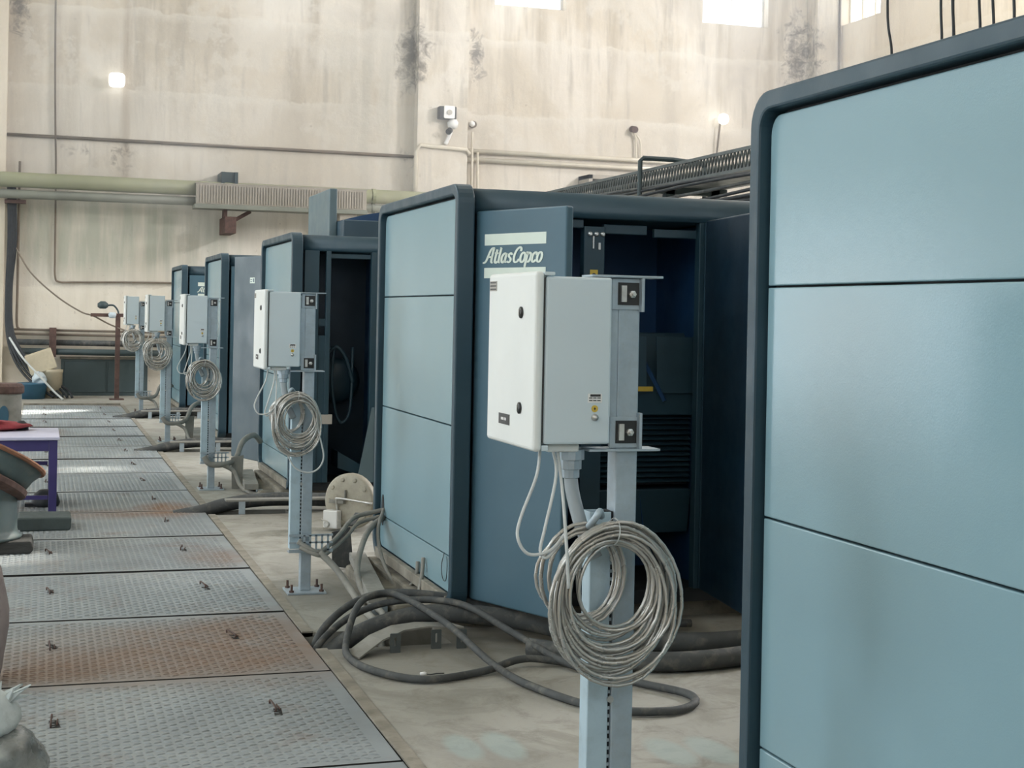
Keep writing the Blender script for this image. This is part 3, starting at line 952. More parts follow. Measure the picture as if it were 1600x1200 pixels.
def control_box(x, y, dz, label, labels=True):
    """origin at the post; the box hangs on its aisle side"""
    t = thing('control_box', label, 'control box', (x, y, dz), 0, 'grey control boxes on the posts')
    X0, X1, Y0, Y1, Z0, Z1 = -.240, -.062, -.068, .325, 1.278, 1.70
    MB().box(X0, X1, Y0, Y1, Z0, Z1).build('housing', M['box'], t, .006)
    d = MB().box(X0 - .030, X0 - .006, Y0 - .006, Y1 + .006, Z0 - .018, Z1 + .012).build('door', M['boxdoor'], t, .010, seg=3)
    MB().box(X0 - .007, X0 + .001, Y0 + .006, Y1 - .006, Z0 + .004, Z1 - .004).build('door_seal', M['black'], t)
    MB().box(X0 - .006, X0 + .022, Y0 - .003, Y1 + .003, Z1 + .002, Z1 + .011).build('rain_lip', M['box'], t, .002)
    MB().box(X0 - .006, X0 + .012, Y0 - .003, Y1 + .003, Z0 - .016, Z0 - .002).build('rain_lip', M['box'], t, .002)
    for z in (Z0 + .085, Z0 + .33):
        l = MB().lathe([(.015, 0), (.015, .004), (.008, .007)], 14, Matrix.Translation((X0 - .030, Y0 + .105, z)) @ Matrix.Rotation(R(-90), 4, 'Y')).build('lock', M['black'], d, 0, True)
        MB().box(X0 - .039, X0 - .036, Y0 + .103, Y0 + .107, z - .008, z + .008).build('key_slot', M['zinc'], d)
    n = MB().box(X0 - .032, X0 - .0295, Y0 + .19, Y0 + .28, Z0 + .034, Z0 + .062).build('name_plate', M['black'], d)
    nb = MB()
    for k, w_ in enumerate((.012, .008, .014, .009)):
        nb.box(X0 - .0326, X0 - .0318, Y0 + .215 + k * .012, Y0 + .215 + k * .012 + w_ * .7, Z0 + .045, Z0 + .052)
    nb.build('plate_lettering', M['white'], d)
    n = MB().box(X0 - .0315, X0 - .0298, Y1 - .07, Y1 - .01, Z1 - .035, Z1 - .008).build('corner_label', M['paletag'], d)
    nb = MB()
    for k in range(3):
        nb.box(X0 - .0322, X0 - .0314, Y1 - .066, Y1 - .014, Z1 - .032 + k * .009, Z1 - .028 + k * .009)
    nb.build('label_print', M['black'], d)
    # rating sticker, earth symbol and earth stud on the near side
    s_ = MB().box(X1 - .062, X1 - .024, Y0 - .0012, Y0, Z0 + .105, Z0 + .128).build('rating_sticker', M['white'], t)
    pb = MB().box(X1 - .056, X1 - .028, Y0 - .0018, Y0 - .001, Z0 + .1205, Z0 + .1265)
    for za in (.116, .1095):
        for k in range(3):
            pb.box(X1 - .059 + k * .011, X1 - .050 + k * .011, Y0 - .0018, Y0 - .001, Z0 + za, Z0 + za + .0025)
    pb.build('sticker_print', M['black'], s_)
    e = MB().lathe([(.009, 0), (.009, .001)], 16, Matrix.Translation((X1 - .043, Y0, Z0 + .090)) @ Matrix.Rotation(R(90), 4, 'X')).build('earth_label', M['yellow'], t)
    MB().box(X1 - .0455, X1 - .0405, Y0 - .0016, Y0 - .001, Z0 + .0885, Z0 + .0915).box(X1 - .0437, X1 - .0423, Y0 - .0016, Y0 - .001, Z0 + .086, Z0 + .094).build('earth_symbol', M['black'], e)
    MB().lathe([(.009, 0), (.009, .006), (.005, .007), (.005, .015)], 10, Matrix.Translation((X1 - .043, Y0, Z0 + .068)) @ Matrix.Rotation(R(90), 4, 'X')).build('earth_stud', M['zinc'], t, 0, True)
    # gland plate, glands, conduit and the pale loose cables under the box
    MB().box(X0 + .02, X1 - .07, Y0 + .03, Y1 - .03, Z0 - .022, Z0 - .001).build('gland_plate', M['boxdoor'], t, .006)
    g = MB().lathe([(.020, Z0 - .092), (.024, Z0 - .090), (.024, Z0 - .070), (.029, Z0 - .068), (.029, Z0 - .045), (.036, Z0 - .044), (.036, Z0 - .018)], 12, Matrix.Translation((-.142, Y0 + .07, 0))).build('gland', M['galv'], t)
    gx, gy = -.142, Y0 + .07
    MB().tube(cr([(gx, gy, Z0 - .07), (gx + .004, gy - .01, Z0 - .13), (gx + .022, gy - .04, Z0 - .22), (gx + .050, gy - .065, Z0 - .29)], 6), .018, 12).build('conduit', M['conduit'], t, 0, True)
    for pth in ([(X0 + .005, Y0 + .04, Z0 - .01), (X0 - .010, Y0 + .02, Z0 - .08), (X0 - .060, Y0 - .02, Z0 - .17), (X0 - .080, Y0 - .05, Z0 - .22), (X0 - .055, Y0 - .06, Z0 - .262), (X0 + .00, Y0 - .065, Z0 - .255), (X0 + .04, Y0 - .06, Z0 - .215)],
                [(X0 + .040, Y0 + .04, Z0 - .02), (X0 + .035, Y0 + .0, Z0 - .08), (X0 - .005, Y0 - .04, Z0 - .20), (X0 - .022, Y0 - .055, Z0 - .255), (X0 - .008, Y0 - .065, Z0 - .272), (X0 + .03, Y0 - .06, Z0 - .235)],
                [(X0 + .052, Y0 + .04, Z0 - .02), (X0 + .046, Y0 - .02, Z0 - .12), (X0 + .030, Y0 - .10, Z0 - .24), (X0 + .032, Y0 - .115, Z0 - .34)]):
        MB().tube(cr(pth, 6), .0042, 7).build('loose_cable', M['cablelight'], t, 0, True)
    return t

def coil(cx, cy, cz, rw, rh, loops, r, label, seed, hole=.60, spread=.06):
    """one long cable hung up in many loops: loops share a top point and sag to differing depths"""
    rnd = random.Random(seed)
    t = thing('cable_coil', label, 'cable coil', (cx, cy, cz), 0, 'coils of grey cable on the posts')
    ztop = rh
    mb = MB()
    for k in range(loops):
        f = k / (loops - 1)
        w_ = rw * (hole + (1 - hole) * (f ** .7)) * rnd.uniform(.94, 1.03)
        zt = ztop - rh * .30 * (1 - f) * rnd.uniform(.8, 1.05)
        zb = -rh * (.30 + .70 * (f ** .8)) * rnd.uniform(.88, 1.06)
        zb = max(zb, -rh * 1.03)
        xo = rnd.uniform(-.06, .06) * rw
        yo = -.012 - spread * rnd.random()
        tilt = rnd.uniform(-.16, .16)
        q = []
        N = 30
        ph = rnd.uniform(0, 6.28)
        for i in range(N):
            a = 2 * PI * i / N
            x = xo + w_ * math.sin(a) * (1 + .05 * math.sin(a * 2 + ph))
            zc, zr = (zt + zb) / 2, (zt - zb) / 2
            z = zc + zr * math.cos(a) + tilt * .25 * w_ * math.sin(a)
            y = yo + .012 * math.sin(a + ph) - .010 * (1 - math.cos(a)) * rnd.random() * .2
            q.append((x, y, z))
        mb.tube(q, r, 7, True)
    mb.build('cable', M['cable'], t, 0, True)
    # loops pushed over to the aisle side
    mb = MB()
    for k in range(max(3, loops // 4)):
        q = []
        w_ = rw * rnd.uniform(.52, .72)
        h_ = rh * rnd.uniform(.50, .66)
        for i in range(24):
            a = 2 * PI * i / 24
            q.append((-rw * .33 + w_ * math.sin(a), .006 + .010 * k * .5, rh * .30 + h_ * math.cos(a)))
        mb.tube(q, r, 7, True)
    mb.build('cable', M['cable'], t, 0, True)
    tie = [(0.0 + .004 * math.cos(a), -.045 + .042 * math.sin(a), ztop * .87 + ztop * .16 * math.cos(a)) for a in [2 * PI * i / 16 for i in range(16)]]
    MB().tube(tie, .0016, 5, True).build('cable_tie', M['cablelight'], t)
    MB().tube(cr([(-.05 * rw / .17, .0, ztop * .9), (-.04, -.03, ztop * 1.05), (-.028, -.02, ztop * 1.10), (-.012, .01, ztop * 1.02)], 5), .009, 8).build('hanging_hook', M['galv'], t, 0, True)
    return t

PS = [(1.442, 3.55), (1.458, 8.36), (1.462, 13.30), (1.470, 18.15), (1.480, 23.25)]
DZ = [0, .008, .022, .055, .078]
plab = ['nearest galvanised post in front of the open logo door cabinet',
        'galvanised post on bolted base plate beside the round tan flange',
        'galvanised post on the pale floor in front of the swung grey door',
        'galvanised post second from the far end of the row',
        'farthest galvanised post near the back wall']
blab = ['large nearest light grey control box with two locks and yellow earth mark',
        'light grey control box in front of the third cabinet with bare opening',
        'third control box of the row, in front of the fourth cabinet',
        'small control box fourth along the row, before the farthest cabinet',
        'smallest, farthest control box against the cream back wall']
klab = ['big nearest coil of shiny grey cable hung on the front post',
        'coil of grey cable with one long dangling loop on the second post',
        'grey cable coil on the third post from the camera',
        'grey cable coil on the fourth post from the camera',
        'faint farthest cable coil hung near the back wall']
for k, ((x, y_), dz) in enumerate(zip(PS, DZ)):
    post(x, y_, plab[k])
    control_box(x, y_, dz, blab[k])
coil(1.368, 3.46, .888, .170, .205, 25, .0046, klab[0], 3)
kc = coil(1.378, 8.28, .965, .140, .180, 20, .0052, klab[1], 5)
MB().tube(cr([(.02, -.05, .15), (.09, -.055, .05), (.135, -.06, -.10), (.15, -.06, -.19), (.12, -.06, -.25), (.06, -.06, -.27), (-.01, -.05, -.24), (-.05, -.04, -.17)], 7), .005, 7).build('cable', M['cablelight'], kc, 0, True)
coil(1.375, 13.23, .97, .145, .185, 16, .006, klab[2], 8)
coil(1.33, 18.06, 1.055, .165, .185, 16, .007, klab[3], 11)
coil(1.33, 23.15, 1.10, .155, .18, 14, .007, klab[4], 14)

# ================================================================== CABLES AND TRAYS ON THE FLOOR
def cable(name, pts, r, m, label, n=7, seg=8, cat='cable', group=None):
    return tag(MB().tube(cr(pts, n), r, seg).build(name, M[m], None, 0, True), label, cat, group)

cable('hose', [(1.18, 7.02, -.20), (1.33, 7.03, -.07), (1.50, 7.06, .03), (1.75, 7.06, .105), (2.00, 6.98, .125), (2.30, 6.84, .10), (2.55, 6.66, .06), (2.9, 6.48, .05), (3.3, 6.46, .05), (3.9, 6.7, .05)], .046, 'rubber', 'thick dusty black hose coming out of the trench past the front post', 8, 14, 'hose')
cable('power_cable', [(1.22, 7.02, -.18), (1.30, 7.02, .0), (1.50, 7.18, .10), (1.72, 7.16, .165), (1.98, 6.95, .18), (2.15, 6.62, .10), (2.30, 6.25, .03), (2.48, 5.92, .02), (2.62, 5.68, .02), (2.58, 5.52, .02), (2.42, 5.44, .02), (2.18, 5.55, .02), (2.02, 5.95, .02), (1.95, 6.30, .04), (1.86, 6.75, .13), (1.70, 7.15, .20), (1.52, 7.10, .18), (1.40, 6.85, .05), (1.37, 6.60, .02), (1.45, 6.32, .02), (1.62, 6.16, .02), (1.90, 6.25, .02), (2.12, 6.35, .04), (2.35, 6.30, .02), (2.75, 6.15, .02)], .017, 'rubber', 'long dark cable looped in a wide ring on the concrete behind the front post', 8, 8)
cable('power_cable', [(1.25, 7.12, -.16), (1.36, 7.16, .06), (1.62, 7.30, .17), (1.95, 7.22, .17), (2.30, 7.05, .10), (2.7, 6.95, .05), (3.2, 6.9, .04)], .020, 'rubber', 'dark cable arching over the thick hose toward the open cabinet', 8, 8)
cable('hose', [(2.2, 6.52, .05), (2.6, 6.15, .05), (3.0, 6.12, .05), (3.5, 6.3, .05), (4.0, 6.6, .05)], .045, 'rubber', 'black hose on the floor below the open dark doorway', 8, 12, 'hose')

# bent tray lid lying propped over the hose
t = thing('tray_lid', 'bent grey tray lid propped on slotted feet under the thick hose', 'tray lid', (1.40, 6.66, 0))
pts = [(0, .05, .012), (.13, .14, .07), (.25, .20, .098), (.37, .22, .105), (.54, .20, .100)]
mb = MB()
vs, fs = [], []
for p in pts:
    p = Vector(p)
    for o_ in ((-.022, .055, 0), (.022, -.055, 0)):
        for dz_ in (0, -.008):
            q = p + Vector(o_) + Vector((0, 0, dz_))
            vs.append(q)
for i in range(len(pts) - 1):
    a = i * 4
    fs += [(a, a + 2, a + 6, a + 4), (a + 1, a + 5, a + 7, a + 3), (a, a + 4, a + 5, a + 1), (a + 2, a + 3, a + 7, a + 6)]
fs += [(0, 1, 3, 2), (16, 18, 19, 17)]
mb.add(vs, fs).build('lid_sheet', M['dust'], t)
for fx, fy in ((.19, .10), (.40, .14), (.52, .12)):
    MB().ring(rrect(fx, fx + .05, 0, .092, .003, 1), rrect(fx + .02, fx + .03, .03, .075, .003, 1), 'y', fy, fy + .006).build('slotted_foot', M['mesh'], t)
# straight trunking with conduits beside the second machine
t = thing('floor_trunking', 'pale straight cable trunking lying beside the second cabinet plinth', 'trunking', (1.72, 7.62, 0))
MB().bar((0, 0, .09), (.17, 1.35, .09), .10, .05).build('duct', M['dust'], t, .004)
MB().box(-.02, .06, .02, .05, 0, .066).build('foot', M['galv'], t)
MB().box(.13, .21, 1.2, 1.23, 0, .066).build('foot', M['galv'], t)
grp = 'dusty cables between the second post and its cabinet'
cable('cable', [(1.40, 8.27, .30), (1.50, 8.24, .245), (1.58, 8.35, .25), (1.70, 8.55, .30), (1.82, 8.75, .36), (1.96, 8.78, .39), (2.02, 8.78, .40)], .014, 'dust', 'dusty cable from post tray into the panel hole, uppermost of three', 7, 8, 'cable', grp)
cable('cable', [(1.41, 8.26, .27), (1.52, 8.23, .225), (1.62, 8.38, .235), (1.74, 8.56, .28), (1.84, 8.72, .33), (1.97, 8.76, .36), (2.02, 8.77, .37)], .012, 'dust', 'dusty cable from post tray into the panel hole, lowest of three', 7, 8, 'cable', grp)
cable('cable', [(1.52, 8.24, .24), (1.60, 8.18, .16), (1.66, 8.0, .06), (1.665, 7.75, .02), (1.66, 7.55, .02), (1.67, 7.40, .0), (1.66, 7.22, -.1)], .020, 'dust', 'pale thick conduit dropping from the post tray into the floor slot', 7, 8, 'cable', grp)
cable('cable', [(2.0, 8.74, .36), (1.86, 8.55, .30), (1.74, 8.25, .16), (1.71, 8.0, .08), (1.72, 7.75, .03), (1.73, 7.5, .02), (1.72, 7.2, -.1)], .018, 'dust', 'grey conduit running from the panel hole along the trunking', 7, 8, 'cable', grp)
cable('cable', [(2.0, 8.74, .41), (1.93, 8.58, .30), (1.92, 8.4, .16), (1.94, 8.15, .065), (1.965, 7.95, .08), (1.985, 7.85, .16), (1.99, 7.84, .24)], .011, 'dust', 'thin cable hanging in a U below the end panel', 7, 8, 'cable', grp)
cable('cable', [(1.99, 7.72, .28), (1.975, 7.68, .2), (1.955, 7.66, .10), (1.945, 7.6, .04), (1.93, 7.5, .02), (1.9, 7.35, -.05)], .011, 'dust', 'thin upright cable end standing before the end panel', 7, 8, 'cable', grp)
t = thing('duct_offcut', 'dark bent sheet offcut standing behind the floor trunking', 'offcut', (1.80, 9.05, 0))
MB().prism([(-.05, .02), (.06, .0), (.075, .10), (.06, .26), (-.055, .23)], 'y', 0, .012).build('sheet', M['rubber'], t)
MB().bar((.06, .006, .27), (.13, .1, .33), .04, .012).build('bent_end', M['rubber'], t)

# round flange lying by the opening of the third machine
t = thing('pipe_flange', 'round tan-grey bolted flange standing with wire handle', 'flange', (2.17, 10.62, 0), R(-42))
rot = Matrix.Translation((0, 0, .215)) @ Matrix.Rotation(R(90), 4, 'X')
MB().lathe([(.19, -.06), (.205, -.05), (.205, .0), (.19, .010), (.13, .018), (.10, .016)], 32, rot).build('disc', M['flange'], t, 0, True)
MB().lathe([(.12, -.20), (.12, -.06)], 20, rot).build('neck', M['rubber'], t, 0, True)
for k in range(10):
    a = 2 * PI * k / 10
    MB().lathe([(.018, .008), (.018, .020), (.012, .024)], 6, Matrix.Translation((.165 * math.cos(a), 0, .215 + .165 * math.sin(a))) @ Matrix.Rotation(R(90), 4, 'X')).build('bolt', M['flange'], t)
MB().tube(cr([(-.08, -.02, .12), (-.08, -.05, .22), (-.06, -.055, .24), (.10, -.055, .23), (.22, -.05, .22)], 4), .008, 7).build('handle', M['zinc'], t, 0, True)
MB().box(-.14, -.02, -.05, -.018, .20, .225).box(-.02, -.012, -.04, -.018, .22, .30).build('bracket', M['dust'], t)
lk = MB().box(-.17, -.05, -.085, -.02, .02, .15).build('valve_block', M['white'], t, .008)
MB().tube([(-.13, -.085, .05), (-.13, -.11, .05)], .02, 8).tube([(-.12, -.10, .07), (-.17, -.11, .085)], .006, 6).build('valve_knob', M['zinc'], lk)

# hoses and trays at the farther machines
def far_set(y0, tag1, tag2, s=1.0):
    cable('hose', [(1.02, y0 + .02, -.035), (1.22, y0 + .02, .0), (1.45, y0 + .05, .055), (1.75, y0 + .05, .085), (2.1, y0, .085), (2.6, y0 - .1, .08), (3.2, y0 - .1, .08)], .055 * s, 'rubber', tag1, 6, 10, 'hose')
    t = thing('cable_tray', tag2, 'cable tray', (1.40, y0 - .12, 0))
    MB().box(0, .9, -.06, .06, .10, .115).build('tray_lid', M['dust'], t, .003)
    for fx in (.1, .5, .8):
        MB().box(fx, fx + .05, -.05, -.04, 0, .10).build('tray_foot', M['galv'], t)
far_set(11.80, 'dusty black hose lying low across the plate edge before the third cabinet', 'low tray with pale lid crossing to the third cabinet')
far_set(17.0, 'black hose from the trench arching to the fourth cabinet', 'low tray with pale lid crossing to the fourth cabinet')
far_set(22.1, 'farthest black hose curling off the plates', 'farthest low cable tray with pale lid', 1.2)
grp = 'bundled cables at the farther posts'
for k, (x, y_) in enumerate(PS[2:]):
    nm = ('third', 'fourth', 'fifth')[k]
    cable('cable', [(x - .07, y_ - .08, .30), (x - .02, y_ - .09, .235), (x + .10, y_ - .06, .225), (x + .22, y_ + .05, .26), (x + .30, y_ + .2, .40), (x + .42, y_ + .35, .45), (x + .50, y_ + .45, .38)], .026, 'dust', 'grey cable loop rising from the tray of the %s post' % nm, 6, 8, 'cable', grp)
    cable('cable', [(x + .10, y_ - .06, .22), (x + .20, y_ - .05, .16), (x + .24, y_ - .2, .05), (x + .30, y_ - .45, .02), (x + .38, y_ - .7, .02)], .020, 'dust', 'grey cable dropping to the floor beside the %s post' % nm, 6, 8, 'cable', grp)
for k, (x, y_) in enumerate(((1.75, 12.75), (1.80, 17.75))):
    nm = ('third', 'fourth')[k]
    t = thing('floor_trunking', 'short slanting trunking piece before the %s cabinet' % nm, 'trunking', (x, y_, 0))
    MB().bar((0, 0, .08), (.10, 1.1, .09), .12, .05).build('duct', M['dust'], t, .004)
    MB().box(.04, .10, 0, .03, 0, .056).box(.10, .16, .9, .93, 0, .06).build('foot', M['galv'], t)
    t = thing('duct_offcut', 'bent grey sheet beside the trunking of the %s cabinet' % nm, 'offcut', (x - .06, y_ + .55, 0))
    MB().prism([(-.04, 0), (.05, 0), (.06, .3), (-.05, .28)], 'y', 0, .012).build('sheet', M['dust'], t)
# little lead with white plug on the concrete
t = thing('plug_lead', 'tiny white plug with short lead on the concrete', 'plug', (1.62, 6.30, 0))
MB().lathe([(.008, 0), (.010, .02), (.006, .03)], 8, Matrix.Translation((0, 0, .010)) @ Matrix.Rotation(R(90), 4, 'Y')).build('plug', M['white'], t, 0, True)
MB().tube(cr([(.02, 0, .008), (.05, .0, .006), (.08, .01, .006), (.11, .0, .008)], 4), .003, 6).build('lead', M['rubber'], t, 0, True)

# ================================================================== LEFT SIDE OF THE AISLE
def blobmesh(sx, sy, sz, seed, amp=.12, n=20, m=14, flat=.35):
    rnd = random.Random(seed)
    ph = [(rnd.uniform(1, 4), rnd.uniform(1, 4), rnd.uniform(0, 6), rnd.uniform(.4, 1)) for _ in range(6)]
    mb = MB()
    vs, fs = [], []
    for j in range(m + 1):
        th = PI * j / m
        for i in range(n):
            a = 2 * PI * i / n
            d = 1 + amp * sum(w_ * math.sin(p * a + q * th * 2 + o_) for p, q, o_, w_ in [(round(p), q, o_, w_) for p, q, o_, w_ in ph]) / 3
            st_ = math.sin(th) ** .75 if math.sin(th) > 0 else 0
            x, y_, z = sx * d * st_ * math.cos(a), sy * d * st_ * math.sin(a), sz * d * math.cos(th)
            vs.append((x, y_, sz * .8 + max(z, -sz * .8)))
    for j in range(m):
        for i in range(n):
            i2 = (i + 1) % n
            fs.append((j * n + i, (j + 1) * n + i, (j + 1) * n + i2, j * n + i2))
    return mb.add(vs, fs)
# sacks at the lower left corner
t = thing('sack', 'cloudy plastic sack slumped on the plates in the lower left corner', 'sack', (-.14, 5.13, 0.004))
blobmesh(.19, .20, .115, 4, .10).build('bag', M['film'], t, 0, True)
t = thing('sack', 'pale blue-white sack with ragged neck lying on the cloudy plastic sack', 'sack', (-.175, 5.14, .185))
blobmesh(.125, .14, .085, 9, .14).build('bag', M['sack'], t, 0, True)
rag = MB()
for k in range(9):
    aa = R(-50 + 24 * k)
    rag.prism([(-.012, 0), (.012, 0), (.020 * (k % 3) - .01, .045 + .012 * (k % 4))], 'y', -.004, .004)
    n_ = 6
    rag.v[-n_:] = [tuple(Matrix.Translation((.075 + .02 * math.cos(aa), .035 * math.sin(aa), .115)) @ Matrix.Rotation(R(40 + 9 * (k % 4)), 4, 'Y') @ Matrix.Rotation(aa, 4, 'Z') @ Vector(p)) for p in rag.v[-n_:]]
rag.build('ragged_neck', M['sack'], t)
t = thing('sack', 'pinkish woven sack standing at the left edge by the rusty plate', 'sack', (-.235, 6.62, .002))
blobmesh(.125, .16, .30, 21, .10).build('bag', M['sackpink'], t, 0, True)

# casting with two wide flanges on a timber block
t = tag(MB().prism([(-.42, 0), (.19, 0), (.215, .03), (.20, .085), (-.42, .085)], 'y', -.17, .17).build('timber_block', M['wood'], None, .012, loc=(-.235, 10.12, .003)), 'dark weathered timber under the grey-green flanged casting', 'timber')
t = thing('pipe_casting', 'grey-green pipe casting with two wide rust-rimmed flanges on timber', 'casting', (-.38, 10.16, .089))
MB().lathe([(.285, 0), (.29, .02), (.265, .03), (.255, .06), (.25, .32), (.25, .40)], 36).build('drum', M['valve'], t, 0, True)
tl = Matrix.Translation((0, 0, .40)) @ Matrix.Rotation(R(24), 4, 'Y') @ Matrix.Rotation(R(-15), 4, 'X') @ Matrix.Translation((0, 0, -.40))
MB().lathe([(.26, .35), (.325, .37), (.335, .385), (.335, .42), (.30, .43)], 36, tl).build('lower_flange', M['rustbrown'], t, .004)
MB().lathe([(.29, .425), (.315, .43), (.335, .50), (.37, .56)], 36, tl).build('collar', M['valve'], t, 0, True)
MB().lathe([(.34, .55), (.385, .56), (.39, .575), (.385, .585), (.36, .587)], 36, tl).build('upper_flange', M['rust'], t)
MB().lathe([(.37, .578), (.365, .589), (.18, .584), (.17, .55)], 36, tl).build('flange_face', M['valve'], t)
MB().bar((.05, -.25, .015), (.26, .02, .03), .03, .02).build('lug', M['galv'], t)

# violet work table
t = thing('work_table', 'violet painted work table with pale lilac top', 'table', (-.45, 12.22, 0.004))
MB().box(-.62, .60, -.46, .46, .575, .60).build('table_top', M['tabletop'], t, .006)
MB().box(-.52, .52, -.43, -.41, .49, .573).box(.555, .575, -.38, .38, .49, .573).box(-.52, .52, .41, .43, .49, .573).build('apron', M['purple'], t)
for sx in (-1, 1):
    for sy in (-1, 1):
        MB().box(-.03, .03, -.03, .03, 0, .575).build('leg', M['purple'], t, .003, loc=(sx * .555, sy * .41, 0))
MB().box(-.52, .52, -.425, -.395, .12, .15).box(-.52, .52, .395, .425, .30, .33).box(.54, .57, -.38, .38, .12, .15).build('stretcher', M['purple'], t)
t = thing('work_cloth', 'crumpled dusty red garment on the violet table', 'cloth', (-.50, 12.48, .602))
blobmesh(.42, .20, .045, 31, .25, 22, 10).build('cloth', M['red'], t, 0, True)
MB().lathe([(.06, 0), (.05, .05), (.02, .075)], 9, Matrix.Translation((.36, .02, 0))).build('dark_collar', M['darkcable'], t, 0, True)
t = tag(MB().prism([(-.20, 0), (.165, 0), (.18, .02), (.18, .095), (-.18, .10), (-.2, .08)], 'y', -.20, .14).build('timber_block', M['block'], None, .012, loc=(.05, 11.16, .003)), 'grey-green block lying in front of the violet table leg', 'block')
t = thing('iron_pot', 'dark iron lump standing under the violet table', 'pot', (.06, 12.35, .004))
MB().lathe([(.10, 0), (.11, .03), (.09, .10), (.05, .13)], 14).build('pot', M['darkcable'], t, 0, True)
MB().box(-.16, -.06, -.04, .04, 0, .025).build('lug', M['darkcable'], t)

# grime-coated drums farther along
t = thing('steel_drum', 'squat grimy drum with lid rim on the left edge far down the aisle', 'drum', (-.42, 19.3, .003))
MB().lathe([(.20, 0), (.205, .03), (.205, .50), (.215, .52)], 24).build('drum_body', M['dust'], t, 0, True)
MB().lathe([(.225, .51), (.235, .53), (.235, .60), (.20, .635), (.10, .64)], 24).build('lid', M['rustbrown'], t, .004)
MB().prism([(.12 * math.cos(a) * .5, .25 + .12 * math.sin(a)) for a in [2 * PI * i / 14 for i in range(14)]], 'y', -.212, -.195).build('blue_label', M['blue'], t)
t = thing('steel_drum', 'low tan tub in front of the grimy drum', 'drum', (-.36, 18.5, .003))
MB().lathe([(.22, 0), (.24, .02), (.25, .15), (.26, .17), (.2, .17)], 24).build('drum_body', M['cream'], t, 0, True)

# things by the back wall
t = thing('crate', 'tilted cream box lying on top of the tan drum by the back wall', 'box', (.06, 27.05, .50))
MB().box(-.23, .23, -.2, .2, 0, .36, Matrix.Rotation(R(-20), 3, 'Y'), (0.1, 0, 0)).build('carton', M['cream'], t, .015)
t = thing('steel_drum', 'tan cylinder standing beside the dark sheet at the back wall', 'drum', (.20, 27.0, 0))
MB().lathe([(.17, 0), (.17, .44), (.18, .45), (.18, .50), (.12, .505)], 20).build('drum_body', M['cream'], t, 0, True)
t = thing('blue_tub', 'dark blue plastic tub with white film at the back wall', 'tub', (-.14, 26.8, 0))
MB().lathe([(.22, 0), (.26, .25), (.27, .27), (.22, .28)], 20).build('tub', M['blue'], t, 0, True)
blobmesh(.12, .12, .11, 41, .2).build('film', M['bagwhite'], t, 0, True, loc=(.12, 0, .26))
t = thing('signal_post', 'brown rusted T-post with lamp head at the back of the aisle', 'post', (1.27, 26.5, 0))
MB().box(-.04, .04, -.04, .04, 0, 1.49).build('upright', M['rustbrown'], t)
MB().box(-.46, .14, -.03, .03, 1.44, 1.50).build('cross_bar', M['rustbrown'], t)
MB().lathe([(.05, 0), (.09, .03), (.09, .09), (.04, .13)], 12, Matrix.Translation((-.26, -.02, 1.58))).build('lamp_head', M['sheet'], t, 0, True)
MB().tube(cr([(-.18, 0, 1.64), (-.08, 0, 1.64), (-.01, 0, 1.56), (.01, 0, 1.48)], 5), .016, 7).build('gooseneck', M['sheet'], t, 0, True)
MB().lathe([(.05, 0), (.07, .06), (.05, .10)], 10, Matrix.Translation((-.10, -.05, 1.42))).build('valve', M['bagwhite'], t, 0, True)
MB().box(-.12, .12, -.12, .12, 0, .02).build('foot', M['rustbrown'], t)
t = thing('sheet_cabinet', 'low dark slate sheet-metal cabinet against the back wall', 'cabinet', (1.15, 27.75, 0))
MB().box(-.80, .72, -.05, .22, 0, .66).build('body', M['sheet'], t, .01)
MB().box(-.74, -.02, -.065, -.05, .06, .62).build('door', M['sheet'], t, .006)
MB().box(.02, .68, -.065, -.05, .06, .62).build('door', M['sheet'], t, .006)
MB().box(-.82, .74, -.07, .22, .66, .70).build('lid', M['concrete_edge'], t, .006)

# dark service pipes along the foot of the back wall
for k, (z, rr, mm, yy, lb) in enumerate(((.80, .060, 'sheet', 27.6, 'thick dark pipe just above the slate cabinet'), (.96, .055, 'rubber', 27.75, 'dark pipe on the back wall, second above the slate cabinet'), (1.10, .022, 'wire', 27.9, 'thin brown conduit low on the back wall, lower of two'), (1.18, .022, 'wire', 27.9, 'thin brown conduit low on the back wall, upper of two'))):
    tag(MB().tube([(-.52, yy, z), (3.0, yy, z - .03)], rr, 10).build('service_pipe', M[mm], None, 0, True), lb, 'pipe', 'pipes low on the back wall')
t = tag(MB().box(.14, .26, 27.52, 28.0, .70, 1.22).build('pipe_support', M['rustbrown']), 'brown steel upright holding the low wall pipes', 'support')
tag(MB().tube(cr([(-.42, 27.9, 4.2), (-.42, 27.9, 3.0), (-.42, 27.9, 1.9), (-.42, 27.9, 1.3), (-.38, 27.9, 1.19)], 6), .022, 8).build('service_pipe', M['wire'], None, 0, True), 'brown riser pipe beside the left pilaster', 'pipe')
# bundle of black cables down the pilaster and out to the floor
grp = 'black cables hanging by the left pilaster'
for k in range(5):
    o_ = k * .026
    cable('cable', [(-.60 + o_, 27.62, 3.75), (-.58 + o_ * 1.2, 27.6, 2.8), (-.60 + o_ * .8, 27.58, 1.9), (-.58 + o_, 27.5, 1.15), (-.46 + o_ * 2, 27.3, .7), (-.25 + o_ * 3, 27.1, .38), (.02 + o_ * 4, 26.9, .16), (.22 + o_ * 3, 26.7, .03)], .024, 'darkcable', 'black cable in the bundle hanging down the left pilaster', 6, 8, 'cable', grp)
cable('cable', [(-.46, 27.6, 2.65), (-.2, 27.4, 2.20), (.25, 27.1, 1.78), (.65, 26.8, 1.52), (.86, 26.55, 1.45), (1.15, 26.5, 1.30), (1.5, 26.4, 1.17), (1.7, 26.3, 1.1)], .014, 'wire', 'thin wire sagging from the left pilaster to the T-post', 6, 7)
